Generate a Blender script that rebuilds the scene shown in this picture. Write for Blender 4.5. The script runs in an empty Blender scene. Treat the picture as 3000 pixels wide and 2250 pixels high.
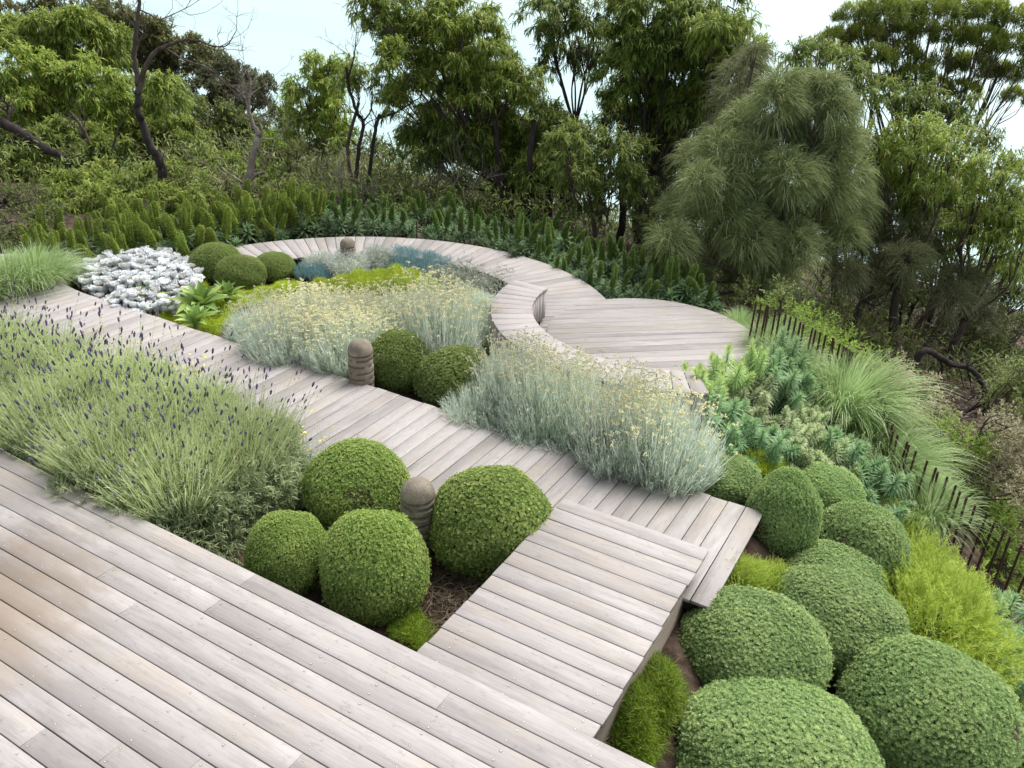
import bpy, math
import numpy as np
from mathutils import Matrix

# ------------------------------------------------------------------ camera, sky, sun, exposure
scene = bpy.context.scene
col = scene.collection
F = 2450.0 / 3000.0                      # focal length in picture widths
CAM_H = 3.6
RX = np.array([0.86201617, 0.50561828, 0.03575308])      # camera right / down / forward in the world
RY = np.array([0.25326474, -0.36853696, -0.89444814])
RZ = np.array([-0.43907300, 0.78008375, -0.44574010])
EYE = np.array([0.0, 0.0, CAM_H])
cam_data = bpy.data.cameras.new('camera')
cam = bpy.data.objects.new('camera', cam_data)
col.objects.link(cam)
cam_data.sensor_width = 36.0
cam_data.lens = 36.0 * F
cam_data.clip_start = 0.05
cam_data.clip_end = 60000.0
cam.matrix_world = Matrix(((RX[0], -RY[0], -RZ[0], EYE[0]), (RX[1], -RY[1], -RZ[1], EYE[1]),
                           (RX[2], -RY[2], -RZ[2], EYE[2]), (0, 0, 0, 1)))
scene.camera = cam

SUN_EL, SUN_AZ = math.radians(58), math.radians(75)       # azimuth measured from +X towards +Y
world = bpy.data.worlds.new('World')
scene.world = world
world.use_nodes = True
wn, wl = world.node_tree.nodes, world.node_tree.links
wn.clear()
sky = wn.new('ShaderNodeTexSky')
sky.sky_type = 'NISHITA'
sky.sun_disc = False
sky.sun_elevation = SUN_EL
sky.sun_rotation = math.pi / 2 - SUN_AZ
sky.air_density, sky.dust_density, sky.ozone_density = 1.0, 4.0, 1.0
hs = wn.new('ShaderNodeHueSaturation')
hs.inputs['Saturation'].default_value = 0.35               # overcast: the blue is veiled
bg = wn.new('ShaderNodeBackground')
bg.inputs['Strength'].default_value = 0.15
wo = wn.new('ShaderNodeOutputWorld')
wl.new(sky.outputs[0], hs.inputs['Color'])
wl.new(hs.outputs[0], bg.inputs['Color'])
wl.new(bg.outputs[0], wo.inputs['Surface'])
sun_data = bpy.data.lights.new('sun', 'SUN')
sun_data.energy = 1.5
sun_data.angle = math.radians(35)
sun_data.color = (1.0, 0.96, 0.9)
sun = bpy.data.objects.new('sun', sun_data)
col.objects.link(sun)
sd = np.array([math.cos(SUN_EL) * math.cos(SUN_AZ), math.cos(SUN_EL) * math.sin(SUN_AZ), math.sin(SUN_EL)])
from mathutils import Vector
sun.rotation_euler = Vector(sd).to_track_quat('Z', 'Y').to_euler()
scene.view_settings.view_transform = 'Standard'
scene.view_settings.look = 'None'
scene.view_settings.exposure = 0.72
scene.view_settings.gamma = 1.0
scene.cycles.max_bounces = 8
scene.cycles.transparent_max_bounces = 4
scene.cycles.use_denoising = True

rng = np.random.default_rng(11)
PI = math.pi

# ------------------------------------------------------------------ terrain and placing
EDGE = np.array([(-1.0, -3), (-1.0, 6.1), (-1.35, 7.6), (-1.55, 9.3), (-2.3, 10.7), (-3.4, 11.0), (-5, 11.3), (-7, 11.4),
                 (-9, 10.8), (-10.8, 9.2), (-13, 8.2), (-18, 7.0), (-30, 5), (-30, -10), (-1, -10)], float)
FW = np.array([-0.49049535, 0.87144381]); RT = np.array([0.87144381, 0.49049535])


def outside(x, y):
    """Distance outside the level garden, 0 inside it."""
    p = np.stack([np.asarray(x, float), np.asarray(y, float)], -1)
    best = np.full(p.shape[:-1], 1e9)
    inside = np.zeros(p.shape[:-1], bool)
    n = len(EDGE)
    for i in range(n):
        a, b = EDGE[i], EDGE[(i + 1) % n]
        ab = b - a
        t = np.clip(((p - a) @ ab) / (ab @ ab), 0, 1)
        d = np.hypot(*np.moveaxis(p - a - t[..., None] * ab, -1, 0))
        best = np.minimum(best, d)
        c = (a[1] > p[..., 1]) != (b[1] > p[..., 1])
        with np.errstate(divide='ignore', invalid='ignore'):
            xi = a[0] + (p[..., 1] - a[1]) * ab[0] / (ab[1] if ab[1] else 1e-9)
        inside ^= c & (p[..., 0] < xi)
    return np.where(inside, 0, best)


def ground_z(x, y):
    x, y = np.asarray(x, float), np.asarray(y, float)
    s = outside(x, y)
    u, v = x * RT[0] + y * RT[1], x * FW[0] + y * FW[1]
    ph = np.degrees(np.arctan2(u, np.maximum(v, 0.01)))
    k = [-35, -12, 4, 18, 60]
    a0 = np.interp(ph, k, [0.05, 0.10, 0.22, 0.50, 0.50])
    a1 = np.interp(ph, k, [0.085, 0.16, 0.24, 0.18, 0.20])
    br = np.interp(ph, k, [26, 24, 20, 14, 14])
    l0 = np.interp(ph, k, [4, 4, 3.2, 2.4, 2.4])
    a2 = np.interp(ph, k, [0.30, 0.42, 0.5, 0.5, 0.5])
    z = -0.45 - a0 * np.minimum(s, l0) - a1 * np.clip(s - l0, 0, br - l0) - a2 * np.maximum(s - br, 0)
    w = np.minimum(s, 3) / 3
    z = z + w * 0.12 * (np.sin(x * 1.3 + 1) * np.cos(y * 1.1) + 0.6 * np.sin(x * 2.9 - y * 2.3))
    z = z + 0.012 * np.sin(x * 7) * np.cos(y * 6.3)
    return np.maximum(z, -40)


PX = 3000.0 / 2212.0                     # pixels below are those of a 2212 x 1659 view of the photo


def ray(px, py):
    return ((px * PX - 1500) / 2450) * RX + ((py * PX - 1125) / 2450) * RY + RZ


def at_z(px, py, z):
    d = ray(px, py)
    return EYE + d * ((z - CAM_H) / d[2])


def at_v(px, py, v):
    """The point seen at this pixel, v metres ahead of the camera over the ground."""
    d = ray(px, py)
    return EYE + d * (v / (d[:2] @ FW))


def at(px, py, h=0.0):
    """The point seen at this pixel, h metres above the terrain."""
    d = ray(px, py)
    ts = np.linspace(2.0, 60, 1500)
    P = EYE + ts[:, None] * d
    g = P[:, 2] - ground_z(P[:, 0], P[:, 1]) - h
    i = np.argmax(g < 0) if (g < 0).any() else len(ts) - 1
    return P[i]


def mpp(p):
    """Metres per (2212-wide) pixel at a point."""
    return ((np.asarray(p) - EYE) @ RZ) * PX / 2450


# ------------------------------------------------------------------ mesh building
class Geo:
    def __init__(self):
        self.V, self.F, self.M, self.A, self.n = [], [], [], [], 0

    def add(self, V, Fc, mat=0, age=0.0):
        V = np.asarray(V, float).reshape(-1, 3)
        Fc = np.asarray(Fc, int)
        self.V.append(V)
        self.F.append(Fc + self.n)
        self.M.append(np.full(len(Fc), mat, np.int32))
        self.A.append(np.broadcast_to(np.asarray(age, float), (len(V),)))
        self.n += len(V)
        return self

    def merge(self, other, off=(0, 0, 0), scale=1.0):
        for V, Fc, M, A in zip(other.V, other.F, other.M, other.A):
            self.V.append(V * scale + np.asarray(off))
            self.F.append(Fc + self.n)
            self.M.append(M); self.A.append(A)
        self.n += other.n
        return self

    def mesh(self, name, mats, smooth=False):
        me = bpy.data.meshes.new(name)
        V = np.concatenate(self.V)
        me.vertices.add(len(V))
        me.vertices.foreach_set('co', V.astype(np.float32).ravel())
        loops = np.concatenate([f.ravel() for f in self.F])
        tot = np.concatenate([np.full(len(f), f.shape[1], np.int32) for f in self.F])
        me.loops.add(len(loops))
        me.loops.foreach_set('vertex_index', loops.astype(np.int32))
        me.polygons.add(len(tot))
        st = np.zeros(len(tot), np.int32); st[1:] = np.cumsum(tot)[:-1]
        me.polygons.foreach_set('loop_start', st)
        me.polygons.foreach_set('loop_total', tot)
        me.polygons.foreach_set('material_index', np.concatenate(self.M))
        if smooth:
            me.polygons.foreach_set('use_smooth', np.ones(len(tot), bool))
        for m in (mats if isinstance(mats, (list, tuple)) else [mats]):
            me.materials.append(m)
        at_ = me.attributes.new('age', 'FLOAT', 'POINT')
        at_.data.foreach_set('value', np.concatenate(self.A).astype(np.float32))
        me.update(calc_edges=True)
        return me


def link(name, me, parent=None, loc=None):
    o = bpy.data.objects.new(name, me)
    col.objects.link(o)
    if parent is not None:
        o.parent = parent
    if loc is not None:
        o.location = tuple(float(c) for c in loc)
    return o


def tag(o, label=None, cat=None, group=None, kind=None):
    for k, v in (('label', label), ('category', cat), ('group', group), ('kind', kind)):
        if v:
            o[k] = v
    return o


def thing(name, loc, label, cat, group=None, rz=0.0, scale=None):
    o = link(name, None, None, loc)
    o.rotation_euler = (0, 0, rz)
    if scale is not None:
        o.scale = (scale, scale, scale) if np.isscalar(scale) else tuple(float(s) for s in scale)
    return tag(o, label, cat, group)


def nrm(a):
    a = np.asarray(a, float)
    return a / np.maximum(np.linalg.norm(a, axis=-1, keepdims=True), 1e-9)


def rvec(n):
    return nrm(rng.normal(size=(n, 3)))


def ribbons(P, W, side):
    """P (n,k,3) spines, W (k,) or (n,k) half widths, side (n,3)."""
    n, k = P.shape[:2]
    W = np.broadcast_to(np.asarray(W, float), (n, k))
    off = side[:, None, :] * W[..., None]
    V = np.stack([P - off, P + off], 2).reshape(-1, 3)
    b = (np.arange(n)[:, None] * k + np.arange(k - 1)[None]).ravel() * 2
    Fc = np.stack([b, b + 1, b + 3, b + 2], 1)
    return V, Fc


def leaf(P, D, L, W, bend=0.25, flat=0.6):
    """Three point leaves hanging from P along D."""
    n = len(P)
    L = np.broadcast_to(np.asarray(L, float), (n,))[:, None]
    dn = np.array([0, 0, -1.0])
    p1 = P + D * L * 0.5
    p2 = P + D * L + dn * L * bend
    side = nrm(np.cross(D, np.array([0, 0, 1.0])) + (1 - flat) * rvec(n))
    Wn = np.broadcast_to(np.asarray(W, float), (n,))
    return ribbons(np.stack([P, p1, p2], 1), np.stack([Wn * 0.25, Wn * 0.5, Wn * 0.06], 1), side)


def scatter(TV, TF, pos, X, Y, Z, s):
    n = len(pos)
    s = np.broadcast_to(np.asarray(s, float), (n,))[:, None, None]
    V = pos[:, None] + s * (TV[None, :, :1] * X[:, None] + TV[None, :, 1:2] * Y[:, None] + TV[None, :, 2:] * Z[:, None])
    Fc = TF[None] + (np.arange(n) * len(TV))[:, None, None]
    return V.reshape(-1, 3), Fc.reshape(-1, TF.shape[1])


def frames(Z):
    Z = nrm(Z)
    X = nrm(np.cross(Z, rvec(len(Z))))
    return X, np.cross(Z, X), Z


OCT_V = np.array([(1, 0, 0), (0, 1, 0), (-1, 0, 0), (0, -1, 0), (0, 0, 1), (0, 0, -1)], float)
OCT_F = np.array([(0, 1, 4), (1, 2, 4), (2, 3, 4), (3, 0, 4), (1, 0, 5), (2, 1, 5), (3, 2, 5), (0, 3, 5)])


def crm(pts, m=6):
    """Smooth curve through points."""
    p = np.asarray(pts, float)
    p = np.vstack([2 * p[0] - p[1], p, 2 * p[-1] - p[-2]])
    out = []
    for i in range(1, len(p) - 2):
        t = np.linspace(0, 1, m, endpoint=False)[:, None]
        a, b, c, d = p[i - 1], p[i], p[i + 1], p[i + 2]
        out.append(0.5 * (2 * b + (c - a) * t + (2 * a - 5 * b + 4 * c - d) * t * t + (3 * b - a - 3 * c + d) * t ** 3))
    out.append(p[-2:-1])
    return np.vstack(out)


def tube(G, pts, r0, r1, n=6, mat=0, power=1.0):
    pts = np.asarray(pts, float)
    k = len(pts)
    T = nrm(np.gradient(pts, axis=0))
    ref = np.array([1.0, 0.2, 0.1])
    X = nrm(np.cross(T, ref)); Y = np.cross(T, X)
    r = r0 + (r1 - r0) * np.linspace(0, 1, k) ** power
    a = np.arange(n) * 2 * PI / n
    V = pts[:, None] + r[:, None, None] * (np.cos(a)[None, :, None] * X[:, None] + np.sin(a)[None, :, None] * Y[:, None])
    i, j = np.meshgrid(np.arange(k - 1), np.arange(n), indexing='ij')
    q = np.stack([i * n + j, i * n + (j + 1) % n, (i + 1) * n + (j + 1) % n, (i + 1) * n + j], -1).reshape(-1, 4)
    G.add(V.reshape(-1, 3), q, mat)


def ellipsoid(G, c, r, nu=20, nv=12, mat=0, bump=0.0, zcut=None):
    a = np.arange(nu) * 2 * PI / nu
    b = np.linspace(-PI / 2, PI / 2, nv)
    B, A_ = np.meshgrid(b, a, indexing='ij')
    d = np.stack([np.cos(B) * np.cos(A_), np.cos(B) * np.sin(A_), np.sin(B)], -1).reshape(-1, 3)
    k = 1 + bump * (np.sin(d[:, 0] * 9 + 1) * np.sin(d[:, 1] * 8) + 0.6 * np.sin(d[:, 2] * 14))
    V = np.asarray(c) + d * np.asarray(r) * k[:, None]
    if zcut is not None:
        V[:, 2] = np.maximum(V[:, 2], zcut)
    i, j = np.meshgrid(np.arange(nv - 1), np.arange(nu), indexing='ij')
    q = np.stack([i * nu + j, i * nu + (j + 1) % nu, (i + 1) * nu + (j + 1) % nu, (i + 1) * nu + j], -1).reshape(-1, 4)
    G.add(V, q, mat)


def in_poly(x, y, poly):
    poly = np.asarray(poly, float)
    ins = np.zeros(np.shape(x), bool)
    for i in range(len(poly)):
        a, b = poly[i], poly[(i + 1) % len(poly)]
        c = (a[1] > y) != (b[1] > y)
        ins ^= c & (x < a[0] + (y - a[1]) * (b[0] - a[0]) / ((b[1] - a[1]) or 1e-9))
    return ins


def fill(poly, spacing, tries=4000, avoid=()):
    """Evenly scattered ground points inside a world polygon, kept off the circles in avoid."""
    poly = np.asarray(poly)[:, :2]
    lo, hi = poly.min(0), poly.max(0)
    out = np.zeros((0, 2))
    for c in lo + rng.random((tries, 2)) * (hi - lo):
        if not in_poly(c[0], c[1], poly):
            continue
        if len(out) and (np.hypot(*(out - c).T) < spacing).any():
            continue
        if any(math.hypot(c[0] - a[0], c[1] - a[1]) < a[2] for a in avoid):
            continue
        out = np.vstack([out, c])
    return out


def px_poly(pts, h):
    return np.array([at(x, y, h) for x, y in pts])


# ------------------------------------------------------------------ materials
def new_mat(name):
    m = bpy.data.materials.new(name)
    m.use_nodes = True
    nt = m.node_tree
    nt.nodes.clear()
    return m, nt.nodes, nt.links


def ramp(nodes, stops):
    r = nodes.new('ShaderNodeValToRGB')
    e = r.color_ramp.elements
    while len(e) < len(stops):
        e.new(0.5)
    for el, (p, c) in zip(e, stops):
        el.position = p
        el.color = (*c, 1)
    return r


def leafmat(name, cols, tip=None, rough=0.55, trans=0.3, spec=0.3, bright=1.0):
    """Leaf colours picked per leaf; 'age' mixes towards the colour of young tips."""
    m, n, l = new_mat(name)
    g = n.new('ShaderNodeNewGeometry')
    cs = [tuple(c * bright for c in x) for x in cols]
    r = ramp(n, [(i / max(len(cs) - 1, 1), c) for i, c in enumerate(cs)])
    l.new(g.outputs['Random Per Island'], r.inputs[0])
    out = r.outputs[0]
    oi = n.new('ShaderNodeObjectInfo')
    hv = n.new('ShaderNodeHueSaturation')
    mr = n.new('ShaderNodeMapRange')
    mr.inputs['To Min'].default_value, mr.inputs['To Max'].default_value = 0.82, 1.18
    l.new(oi.outputs['Random'], mr.inputs[0])
    l.new(mr.outputs[0], hv.inputs['Value'])
    l.new(out, hv.inputs['Color'])
    out = hv.outputs[0]
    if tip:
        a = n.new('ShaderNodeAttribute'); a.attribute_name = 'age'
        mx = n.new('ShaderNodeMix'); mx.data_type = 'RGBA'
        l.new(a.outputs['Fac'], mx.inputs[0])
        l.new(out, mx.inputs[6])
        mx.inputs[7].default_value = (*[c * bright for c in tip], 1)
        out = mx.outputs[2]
    p = n.new('ShaderNodeBsdfPrincipled')
    p.inputs['Roughness'].default_value = rough
    p.inputs['Specular IOR Level'].default_value = spec
    l.new(out, p.inputs['Base Color'])
    o = n.new('ShaderNodeOutputMaterial')
    if trans:
        t = n.new('ShaderNodeBsdfTranslucent')
        l.new(out, t.inputs['Color'])
        mx = n.new('ShaderNodeMixShader')
        mx.inputs[0].default_value = trans
        l.new(p.outputs[0], mx.inputs[1]); l.new(t.outputs[0], mx.inputs[2])
        l.new(mx.outputs[0], o.inputs[0])
    else:
        l.new(p.outputs[0], o.inputs[0])
    return m


def noisemat(name, stops, scale=4.0, rough=0.85, stretch=(1, 1, 1), bump=0.0, bscale=40, detail=6, spec=0.3):
    m, n, l = new_mat(name)
    tc = n.new('ShaderNodeTexCoord')
    mp = n.new('ShaderNodeMapping')
    mp.inputs['Scale'].default_value = stretch
    l.new(tc.outputs['Object'], mp.inputs[0])
    nz = n.new('ShaderNodeTexNoise')
    nz.inputs['Scale'].default_value = scale
    nz.inputs['Detail'].default_value = detail
    l.new(mp.outputs[0], nz.inputs['Vector'])
    r = ramp(n, stops)
    l.new(nz.outputs['Fac'], r.inputs[0])
    p = n.new('ShaderNodeBsdfPrincipled')
    p.inputs['Roughness'].default_value = rough
    p.inputs['Specular IOR Level'].default_value = spec
    l.new(r.outputs[0], p.inputs['Base Color'])
    if bump:
        n2 = n.new('ShaderNodeTexNoise'); n2.inputs['Scale'].default_value = bscale; n2.inputs['Detail'].default_value = 4
        l.new(mp.outputs[0], n2.inputs['Vector'])
        b = n.new('ShaderNodeBump'); b.inputs['Strength'].default_value = bump; b.inputs['Distance'].default_value = 0.02
        l.new(n2.outputs['Fac'], b.inputs['Height']); l.new(b.outputs[0], p.inputs['Normal'])
    o = n.new('ShaderNodeOutputMaterial')
    l.new(p.outputs[0], o.inputs[0])
    return m


def plain(name, c, rough=0.6, metal=0.0):
    m, n, l = new_mat(name)
    p = n.new('ShaderNodeBsdfPrincipled')
    p.inputs['Base Color'].default_value = (*c, 1)
    p.inputs['Roughness'].default_value = rough
    p.inputs['Metallic'].default_value = metal
    o = n.new('ShaderNodeOutputMaterial')
    l.new(p.outputs[0], o.inputs[0])
    return m


def woodmat(name, ang=0.0, warm=0.0, stains=()):
    """Weathered decking: silver grey with pink and ochre patches, grain along the board, a tone per board.
    'age' holds each board's direction in radians."""
    m, n, l = new_mat(name)
    tc = n.new('ShaderNodeTexCoord')
    g = n.new('ShaderNodeNewGeometry')
    at_ = n.new('ShaderNodeAttribute'); at_.attribute_name = 'age'
    rot = n.new('ShaderNodeVectorRotate'); rot.rotation_type = 'Z_AXIS'
    neg = n.new('ShaderNodeMath'); neg.operation = 'MULTIPLY'; neg.inputs[1].default_value = -1
    l.new(at_.outputs['Fac'], neg.inputs[0]); l.new(neg.outputs[0], rot.inputs['Angle'])
    l.new(tc.outputs['Object'], rot.inputs['Vector'])
    # each board gets its own piece of the grain
    off = n.new('ShaderNodeVectorMath'); off.operation = 'MULTIPLY_ADD'
    l.new(g.outputs['Random Per Island'], off.inputs[0])
    off.inputs[1].default_value = (37.0, 11.0, 5.0)
    l.new(rot.outputs[0], off.inputs[2])

    def noise(scale, stretch, detail=5, rough=0.6):
        mp = n.new('ShaderNodeMapping'); mp.inputs['Scale'].default_value = stretch
        l.new(off.outputs[0], mp.inputs[0])
        z = n.new('ShaderNodeTexNoise'); z.inputs['Scale'].default_value = scale
        z.inputs['Detail'].default_value = detail; z.inputs['Roughness'].default_value = rough
        l.new(mp.outputs[0], z.inputs['Vector'])
        return z.outputs['Fac']

    def mix(fac, a, b):
        x = n.new('ShaderNodeMix'); x.data_type = 'RGBA'
        l.new(fac, x.inputs[0])
        for s, i in ((a, 6), (b, 7)):
            if isinstance(s, tuple):
                x.inputs[i].default_value = (*s, 1)
            else:
                l.new(s, x.inputs[i])
        return x.outputs[2]

    def band(src, lo, hi, amt):
        mr = n.new('ShaderNodeMapRange'); mr.clamp = True
        mr.inputs['From Min'].default_value, mr.inputs['From Max'].default_value = lo, hi
        mr.inputs['To Max'].default_value = amt
        l.new(src, mr.inputs[0])
        return mr.outputs[0]

    rb = ramp(n, [(0.0, (0.27, 0.25, 0.24)), (0.3, (0.355, 0.33, 0.318)), (0.7, (0.41, 0.385, 0.37)), (1.0, (0.345, 0.315, 0.29))])
    l.new(g.outputs['Random Per Island'], rb.inputs[0])
    c = rb.outputs[0]
    c = mix(band(noise(1.6, (1, 3.5, 1)), 0.48, 0.68, 0.6), c, (0.49, 0.465, 0.455))       # bleached
    c = mix(band(noise(1.3, (1, 2.5, 1), 4), 0.5, 0.72, 0.5 + warm), c, (0.40, 0.335, 0.265))  # ochre
    c = mix(band(noise(2.2, (0.7, 5, 1), 6), 0.52, 0.72, 0.6), c, (0.235, 0.215, 0.205))   # grey weathering
    c = mix(band(noise(3.0, (1.2, 28, 1), 6, 0.7), 0.47, 0.75, 0.5), c, (0.21, 0.185, 0.17))  # grain
    c = mix(band(noise(16.0, (1, 1.8, 1), 4, 0.7), 0.58, 0.72, 0.45), c, (0.19, 0.165, 0.14))  # spots
    for (sx, sy, sr, cs, amt) in stains:
        vd = n.new('ShaderNodeVectorMath'); vd.operation = 'DISTANCE'
        l.new(tc.outputs['Object'], vd.inputs[0]); vd.inputs[1].default_value = (sx, sy, 0)
        ad = n.new('ShaderNodeMath'); ad.operation = 'MULTIPLY_ADD'
        l.new(noise(4.0, (1, 2, 1)), ad.inputs[0]); ad.inputs[1].default_value = -0.9; l.new(vd.outputs['Value'], ad.inputs[2])
        c = mix(band(ad.outputs[0], sr, sr - 0.5, amt), c, cs)
    p = n.new('ShaderNodeBsdfPrincipled')
    p.inputs['Roughness'].default_value = 0.62
    p.inputs['Specular IOR Level'].default_value = 0.35
    l.new(c, p.inputs['Base Color'])
    b = n.new('ShaderNodeBump'); b.inputs['Strength'].default_value = 0.25; b.inputs['Distance'].default_value = 0.004
    l.new(noise(5.0, (1, 30, 1), 5), b.inputs['Height']); l.new(b.outputs[0], p.inputs['Normal'])
    o = n.new('ShaderNodeOutputMaterial')
    l.new(p.outputs[0], o.inputs[0])
    return m


M_DECK = woodmat('weathered_decking', stains=[(-4.85, 1.93, 0.32, (0.15, 0.115, 0.085), 0.7), (-4.55, 1.8, 0.45, (0.30, 0.245, 0.19), 0.5), (-4.6, 1.45, 0.35, (0.31, 0.25, 0.19), 0.45)])
M_PATH = woodmat('weathered_boardwalk', warm=0.1)
M_BENCH = woodmat('weathered_bench_timber')
M_GAP = plain('gap_shade_backing', (0.018, 0.014, 0.012), 0.95)  # near-black sheet behind the boards, its colour standing in for shade in the gaps
M_SCREW = plain('steel_screw', (0.62, 0.60, 0.58), 0.4, 0.3)
M_SCREWHOLE = plain('screw_recess', (0.12, 0.10, 0.09), 0.8)
M_CONC = noisemat('ramp_side_render', [(0.3, (0.17, 0.145, 0.115)), (0.7, (0.25, 0.215, 0.17))], 3, 0.85, (1, 1, 2), 0.2)
M_STONE = noisemat('carved_stone', [(0.25, (0.15, 0.125, 0.095)), (0.55, (0.25, 0.215, 0.165)), (0.8, (0.33, 0.29, 0.235))], 14, 0.85, (1, 1, 1), 0.35, 90)
M_RUST = noisemat('rusty_steel', [(0.3, (0.035, 0.018, 0.012)), (0.7, (0.075, 0.035, 0.02))], 30, 0.8, (1, 1, 0.3))
M_BARK_DARK = noisemat('charred_bark', [(0.3, (0.018, 0.014, 0.013)), (0.7, (0.06, 0.048, 0.045))], 14, 0.9, (1, 1, 0.25), 0.4)
M_BARK = noisemat('grey_brown_bark', [(0.3, (0.05, 0.038, 0.03)), (0.7, (0.13, 0.10, 0.082))], 12, 0.9, (1, 1, 0.25), 0.4)
M_BARK_PALE = noisemat('bleached_dead_wood', [(0.3, (0.16, 0.13, 0.11)), (0.7, (0.36, 0.31, 0.28))], 10, 0.85, (1, 1, 0.3), 0.4)
M_TWIG = leafmat('dry_twig', [(0.10, 0.075, 0.05), (0.19, 0.14, 0.09), (0.27, 0.21, 0.14)], trans=0)
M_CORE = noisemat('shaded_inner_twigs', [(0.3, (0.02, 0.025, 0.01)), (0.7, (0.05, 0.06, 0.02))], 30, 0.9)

M_BALL_Y = leafmat('clipped_leaf_yellowgreen', [(0.09, 0.18, 0.035), (0.19, 0.33, 0.06), (0.31, 0.46, 0.1), (0.44, 0.56, 0.18)], (0.58, 0.66, 0.22), trans=0.4, rough=0.55)
M_BALL_G = leafmat('clipped_leaf_greygreen', [(0.09, 0.19, 0.055), (0.19, 0.34, 0.1), (0.32, 0.48, 0.17), (0.46, 0.6, 0.27)], (0.56, 0.68, 0.28), trans=0.4, rough=0.55)
M_BALL_D = leafmat('clipped_leaf_deepgreen', [(0.07, 0.13, 0.03), (0.14, 0.23, 0.05), (0.23, 0.33, 0.08), (0.34, 0.43, 0.14)], (0.44, 0.5, 0.17), trans=0.4, rough=0.55)
M_LAV_LEAF = leafmat('lavender_leaf', [(0.22, 0.29, 0.13), (0.32, 0.4, 0.2), (0.42, 0.49, 0.26), (0.48, 0.52, 0.3)], None, trans=0.3, rough=0.55)
M_LAV_STEM = leafmat('lavender_stem', [(0.42, 0.52, 0.22), (0.56, 0.64, 0.32), (0.66, 0.71, 0.42)], None, trans=0.4, rough=0.55)
M_LAV_SPIKE = leafmat('lavender_flower', [(0.07, 0.05, 0.12), (0.11, 0.08, 0.19), (0.16, 0.12, 0.24), (0.15, 0.14, 0.15)], None, trans=0.1, rough=0.55)
M_CUR_LEAF = leafmat('curry_plant_leaf', [(0.5, 0.6, 0.47), (0.63, 0.72, 0.59), (0.74, 0.81, 0.7), (0.8, 0.85, 0.77)], None, trans=0.55, rough=0.55)
M_CUR_FLOWER = leafmat('curry_plant_flower', [(0.84, 0.79, 0.46), (0.88, 0.85, 0.58), (0.9, 0.89, 0.72)], None, trans=0.4, rough=0.55)
M_SUCC = leafmat('white_succulent_leaf', [(0.78, 0.82, 0.84), (0.84, 0.87, 0.89), (0.88, 0.9, 0.91), (0.86, 0.83, 0.74)], None, trans=0.4, rough=0.7)
M_AGAVE = leafmat('agave_leaf', [(0.20, 0.33, 0.09), (0.28, 0.42, 0.11), (0.38, 0.50, 0.14)], trans=0.2, rough=0.4)
M_MOSS = leafmat('moss_green_leaf', [(0.16, 0.24, 0.015), (0.27, 0.36, 0.02), (0.38, 0.46, 0.035), (0.47, 0.52, 0.06)], trans=0.3, bright=1.25)
M_MOSS_D = leafmat('dark_moss_leaf', [(0.07, 0.12, 0.012), (0.13, 0.20, 0.016), (0.22, 0.30, 0.02)], trans=0.3, bright=1.5)
M_GOLD = leafmat('golden_feathery_leaf', [(0.26, 0.38, 0.04), (0.38, 0.5, 0.06), (0.48, 0.58, 0.1), (0.55, 0.61, 0.17)], None, trans=0.35, rough=0.55)
M_CHALK = leafmat('blue_finger_leaf', [(0.18, 0.31, 0.32), (0.26, 0.42, 0.43), (0.36, 0.52, 0.52)], None, trans=0.2, rough=0.55)
M_SILVER = leafmat('silver_cushion_twig', [(0.45, 0.49, 0.42), (0.55, 0.59, 0.52), (0.64, 0.67, 0.61)], trans=0.1)
M_SALT = leafmat('grey_sprawling_leaf', [(0.32, 0.36, 0.27), (0.43, 0.46, 0.36), (0.52, 0.54, 0.43)], trans=0.15)
M_EUPH_B = leafmat('spurge_blue_leaf', [(0.15, 0.3, 0.14), (0.24, 0.41, 0.19), (0.34, 0.51, 0.26)], (0.46, 0.62, 0.3), trans=0.3, rough=0.55)
M_EUPH_L = leafmat('spurge_lime_leaf', [(0.32, 0.48, 0.17), (0.45, 0.62, 0.24), (0.56, 0.7, 0.32)], (0.62, 0.72, 0.3), trans=0.35, rough=0.55)
M_EUPH_V = leafmat('spurge_pale_leaf', [(0.34, 0.47, 0.22), (0.5, 0.6, 0.32), (0.62, 0.68, 0.4), (0.7, 0.71, 0.47)], None, trans=0.35, rough=0.55)
M_GRASS = leafmat('pale_grass_blade', [(0.26, 0.42, 0.12), (0.42, 0.58, 0.22), (0.56, 0.69, 0.36), (0.64, 0.73, 0.46)], trans=0.4)
M_ECH_LEAF = leafmat('echium_leaf', [(0.1, 0.18, 0.08), (0.17, 0.27, 0.12), (0.26, 0.38, 0.19)], None, trans=0.3, rough=0.55)
M_ECH_Y = leafmat('echium_spike_yellowgreen', [(0.13, 0.2, 0.025), (0.22, 0.3, 0.04), (0.34, 0.42, 0.07)], None, trans=0.25, rough=0.55)
M_ECH_G = leafmat('echium_spike_green', [(0.08, 0.15, 0.03), (0.14, 0.23, 0.04), (0.21, 0.31, 0.06)], None, trans=0.25, rough=0.55)
M_YFLOWER = leafmat('yellow_daisy', [(0.75, 0.60, 0.05), (0.80, 0.68, 0.12)], trans=0.1)
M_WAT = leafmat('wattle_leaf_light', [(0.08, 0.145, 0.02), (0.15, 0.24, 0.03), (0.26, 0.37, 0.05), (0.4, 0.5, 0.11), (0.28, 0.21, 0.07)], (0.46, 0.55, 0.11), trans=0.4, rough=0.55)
M_WAT_D = leafmat('wattle_leaf_deep', [(0.045, 0.085, 0.018), (0.085, 0.15, 0.025), (0.16, 0.25, 0.04), (0.27, 0.36, 0.08), (0.21, 0.16, 0.06)], (0.36, 0.42, 0.08), trans=0.4, rough=0.55)
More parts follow.
